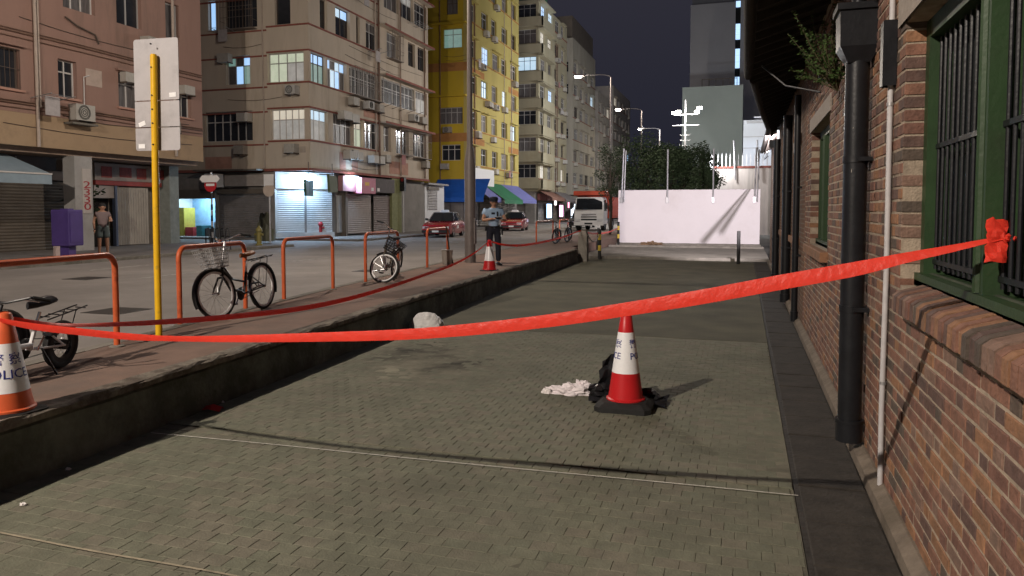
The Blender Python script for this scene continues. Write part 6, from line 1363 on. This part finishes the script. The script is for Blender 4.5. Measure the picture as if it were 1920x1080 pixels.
MB().bbox(-.06, .06, .155, .235, .78, 1.0, .02).build('belt_pouch', M_black, po_); MB().bbox(-.045, .05, -.22, -.16, .88, 1.0, .02).build('belt_pouch', M_black, po_)
MB().box(.055, .06, .17, .20, .74, .92).build('reflective_strip', M_refl, po_)
for s in (-1, 1): MB().cbox((.02, s * .17, 1.462), (.10, .11, .02)).build('epaulette', M_navy, po_)
MB().bbox(.10, .135, .06, .10, 1.22, 1.38, .01).build('radio', M_black, po_); MB().cbox((.125, -.03, 1.33), (.012, .09, .05)).build('badge', M_navy, po_)
nbk = thing('notebook', 'small open notebook held by the police officer', 'notebook', po_.location + Matrix.Rotation(po_.rotation_euler.z, 3, 'Z') @ Vector((.35, .06, 1.215)), po_.rotation_euler.z)
MB().cbox((0, -.045, 0), (.13, .085, .006), Matrix.Rotation(math.radians(-25), 4, 'Y')).build('page', M_white, nbk); MB().cbox((0, .045, 0), (.13, .085, .006), Matrix.Rotation(math.radians(-25), 4, 'Y')).build('page', M_white, nbk); MB().cbox((0, 0, -.006), (.135, .18, .004), Matrix.Rotation(math.radians(-25), 4, 'Y')).build('cover', M_black, nbk)
# a passer-by across the street
J = dict(pel=V((0, 0, .90)), waist=V((0, 0, 1.05)), chest=V((0, 0, 1.28)), neck=V((.01, 0, 1.43)), jaw=V((.03, 0, 1.49)), head=V((.035, 0, 1.545)), crown=V((.03, 0, 1.61)), nose=V((.13, 0, 1.53)),
         shL=V((0, .17, 1.33)), elL=V((.08, .24, 1.10)), wrL=V((.24, .15, 1.12)), shR=V((0, -.17, 1.33)), elR=V((-.02, -.24, 1.08)), wrR=V((.05, -.24, .85)),
         hipL=V((0, .09, .84)), knL=V((.02, .11, .46)), anL=V((0, .12, .08)), toL=V((.12, .14, .035)), hipR=V((0, -.09, .84)), knR=V((.02, -.1, .46)), anR=V((-.02, -.11, .08)), toR=V((.1, -.13, .035)))
ped = person('passer-by in a grey top, long dark shorts and pale shoes outside the shuttered shop', (-19.2, 18.55, ZF), math.radians(-35), J, mat('grey_top', (.20, .15, .15), .85, var=.1), mat('dark_shorts', (.12, .15, .15), .85, var=.1), mat('pale_shoe', (.5, .46, .44), .6), None, M_skin, True)
for s in 'LR': fingers(ped, J['wr' + s], (.3 if s == 'R' else 1, 0, -1 if s == 'R' else 0), (0, 1, 0) if s == 'R' else (0, 0, 1), M_skin)

# ================================================================== THINGS ON THE FAR PAVEMENT
pb = thing('post_box', 'purple cabinet on a short pedestal standing at the far kerb', 'box', (-18.62, 16.75, ZF), math.radians(8))
M_purp = mat('purple_paint', (.075, .045, .20), .5, var=.12, scale=3)
MB().bbox(-.14, .14, -.14, .14, 0, .44, .01).build('pedestal', M_purp, pb)
q = MB(); q.ring_loft([[(x * s, y * s, z) for x, y in ((-.27, -.29), (.27, -.29), (.27, .29), (-.27, .29))] for s, z in ((.95, .42), (1, .45), (1, 1.42), (.97, 1.46))]); bx_ = q.build('cabinet', M_purp, pb)
MB().bbox(-.22, .22, -.302, -.291, .52, 1.36, .004).build('door', M_purp, bx_); MB().cbox((.0, 0, 1.475), (.24, .24, .03)).build('cap', M_purp, bx_); MB().bbox(.271, .282, -.22, .22, .52, 1.36, .004).build('side_panel', M_purp, bx_)
# no-entry sign with a direction plate
ns_ = thing('road_sign', 'no-entry road sign with a white direction plate on a striped post', 'sign', (-19.2, 23.6, ZF), math.radians(0))
pz0 = 0; zc = atY(361, 350, 23.6).z - ZF; zp = atY(361, 336, 23.6).z - ZF
MB().tube([(0, 0, 0), (0, 0, zp + .25)], .04, 10).build('post', M_steel, ns_)
for k in range(5): MB().tube([(0, 0, .2 + k * .42), (0, 0, .41 + k * .42)], .043, 10).build('black_band', M_black, ns_)
q = MB().lathe([(.0, -.06), (.27, -.06), (.27, -.045), (.0, -.045)], 28, (0, 0, zc + .06), 'Y'); ds = q.build('disc', mat('sign_red_face', (.45, .02, .03), .5, var=.05), ns_); MB().box(-.19, .19, -.068, -.0605, zc + .015, zc + .105).build('white_bar', M_white, ds)
q = MB().prism([(-.33, -.13), (.33, -.13), (.45, 0), (.33, .13), (-.33, .13), (-.45, 0)], -.10, -.08, 'Y'); q.v = [(v[0], v[1], v[2] + zp) for v in q.v]; q.build('direction_plate', M_white, ns_)
# black bicycle stand beside it
rk = thing('cycle_stand', 'low black metal stand beside the no-entry sign', 'railing', (-19.0, 23.0, ZF))
for k in range(5): MB().tube([(.0 + k * .22, 0, 0), (.0 + k * .22, 0, .75), (.12 + k * .22, .0, .8), (.2 + k * .22, 0, 0)], .022, 6).build('loop', M_black, rk)
# hydrants
def hydrant(px, py, col, label, s=1.0):
    p = G(px, py, ZF); t = thing('fire_hydrant', label, 'hydrant', p)
    MB().lathe([(.16 * s, 0), (.16 * s, .06), (.11 * s, .08), (.11 * s, .62 * s), (.15 * s, .64 * s), (.15 * s, .70 * s), (.12 * s, .78 * s), (.05 * s, .84 * s), (.04 * s, .9 * s), (.001, .9 * s)], 16).build('barrel', col, t)
    for sg_ in (-1, 1): MB().tube([(sg_ * .1 * s, 0, .5 * s), (sg_ * .22 * s, 0, .5 * s)], .055 * s, 10).build('outlet', col, t)
hydrant(601, 444, mat('hydrant_red', (.30, .02, .03), .4, var=.1), 'red fire hydrant in front of the lit corner shop', 1.0)
hydrant(486, 460, mat('hydrant_yellow', (.22, .19, .06), .5, var=.15), 'yellow fire hydrant in front of the grey shutter', .9)
def bag_at(px, py, lb, m, w, h, seed, name='rubbish_bag'):
    p = G(px, py, ZF); crumple(name, lb, 'bag', (p.x, p.y, ZF), w, w * .8, h, m, seed, .4, 4, 20)
bag_at(648, 437, 'white rubbish bag at the pale door of the corner shop', mat('pale_bag', (.6, .65, .75), .5), .4, .8, 61); bag_at(497, 452, 'dark sack beside the yellow hydrant', mat('olive_sack', (.12, .12, .08), .8), .45, 1.0, 62); bag_at(318, 452, 'red and dark bundle at the door of the lit shop', mat('red_sack', (.35, .06, .07), .7), .35, .6, 63); bag_at(118, 480, 'pale bag standing against the dark shutter behind the purple cabinet', mat('pale_pink_bag', (.5, .4, .38), .7), .28, .9, 64)
st_ = thing('sign_post', 'slim post with a small round sign beside the grey shutter', 'sign', (G(507, 455, ZF).x, G(507, 455, ZF).y, ZF)); zt = atY(507, 350, st_.location.y).z - ZF
MB().tube([(0, 0, 0), (0, 0, zt + .2)], .04, 8).build('post', M_steel, st_); q = MB().lathe([(0, -.06), (.3, -.06), (.3, -.04), (0, -.04)], 20, (0, 0, zt - .15), 'Y'); q.build('disc', mat('sign_pale', (.5, .42, .36), .6), st_); MB().cbox((0, -.05, zt + .3), (.5, .03, .5)).build('plate', M_white, st_)
for (px, py, lb) in ((757, 432, 'red traffic light post at the lane beside the white shed'), (811, 425, 'second traffic light post behind the taxi')):
    p = G(px, py + 4, ZF); t = thing('traffic_light', lb, 'traffic light', p); MB().tube([(0, 0, 0), (0, 0, 3.0)], .06, 8).build('post', M_steel, t); h = MB().bbox(-.15, .15, -.18, .1, 2.7, 3.6, .03).build('signal_head', M_black, t)
    for k in range(3): MB().lathe([(0, -.2), (.1, -.2), (.11, -.181)], 14, (0, 0, 2.87 + k * .28), 'Y').build('signal_lens', mat('red_lens', (.25, .02, .02), .3) if k == 2 else M_cglass, h)
# potted plants in the doorway of the pink building
dp = thing('potted_plant', 'dark leafy plants in the doorway beside the number board', 'plant', (-23.6, 22.0, ZF)); q = MB(); rnd = random.Random(8)
for k in range(420):
    a = rnd.uniform(0, 6.28); p = Vector((rnd.gauss(0, .22), rnd.gauss(0, .3), rnd.uniform(.5, 2.3))); d = Vector((math.cos(a), math.sin(a), rnd.uniform(-.5, .6))).normalized(); s = rnd.uniform(.12, .28); w_ = d.orthogonal().normalized() * s * .25
    q.add([p, p + d * s * .5 + w_, p + d * s, p + d * s * .5 - w_], [(0, 1, 2, 3)])
q.build('foliage', M_leaf, dp); MB().tube([(0, 0, .3), (.02, 0, 2.0)], .03, 6).build('stem', M_bark, dp); MB().lathe([(.0, 0), (.2, 0), (.27, .45), (.24, .45), (.0, .4)], 16).build('pot', mat('terracotta', (.25, .12, .08), .8), dp)
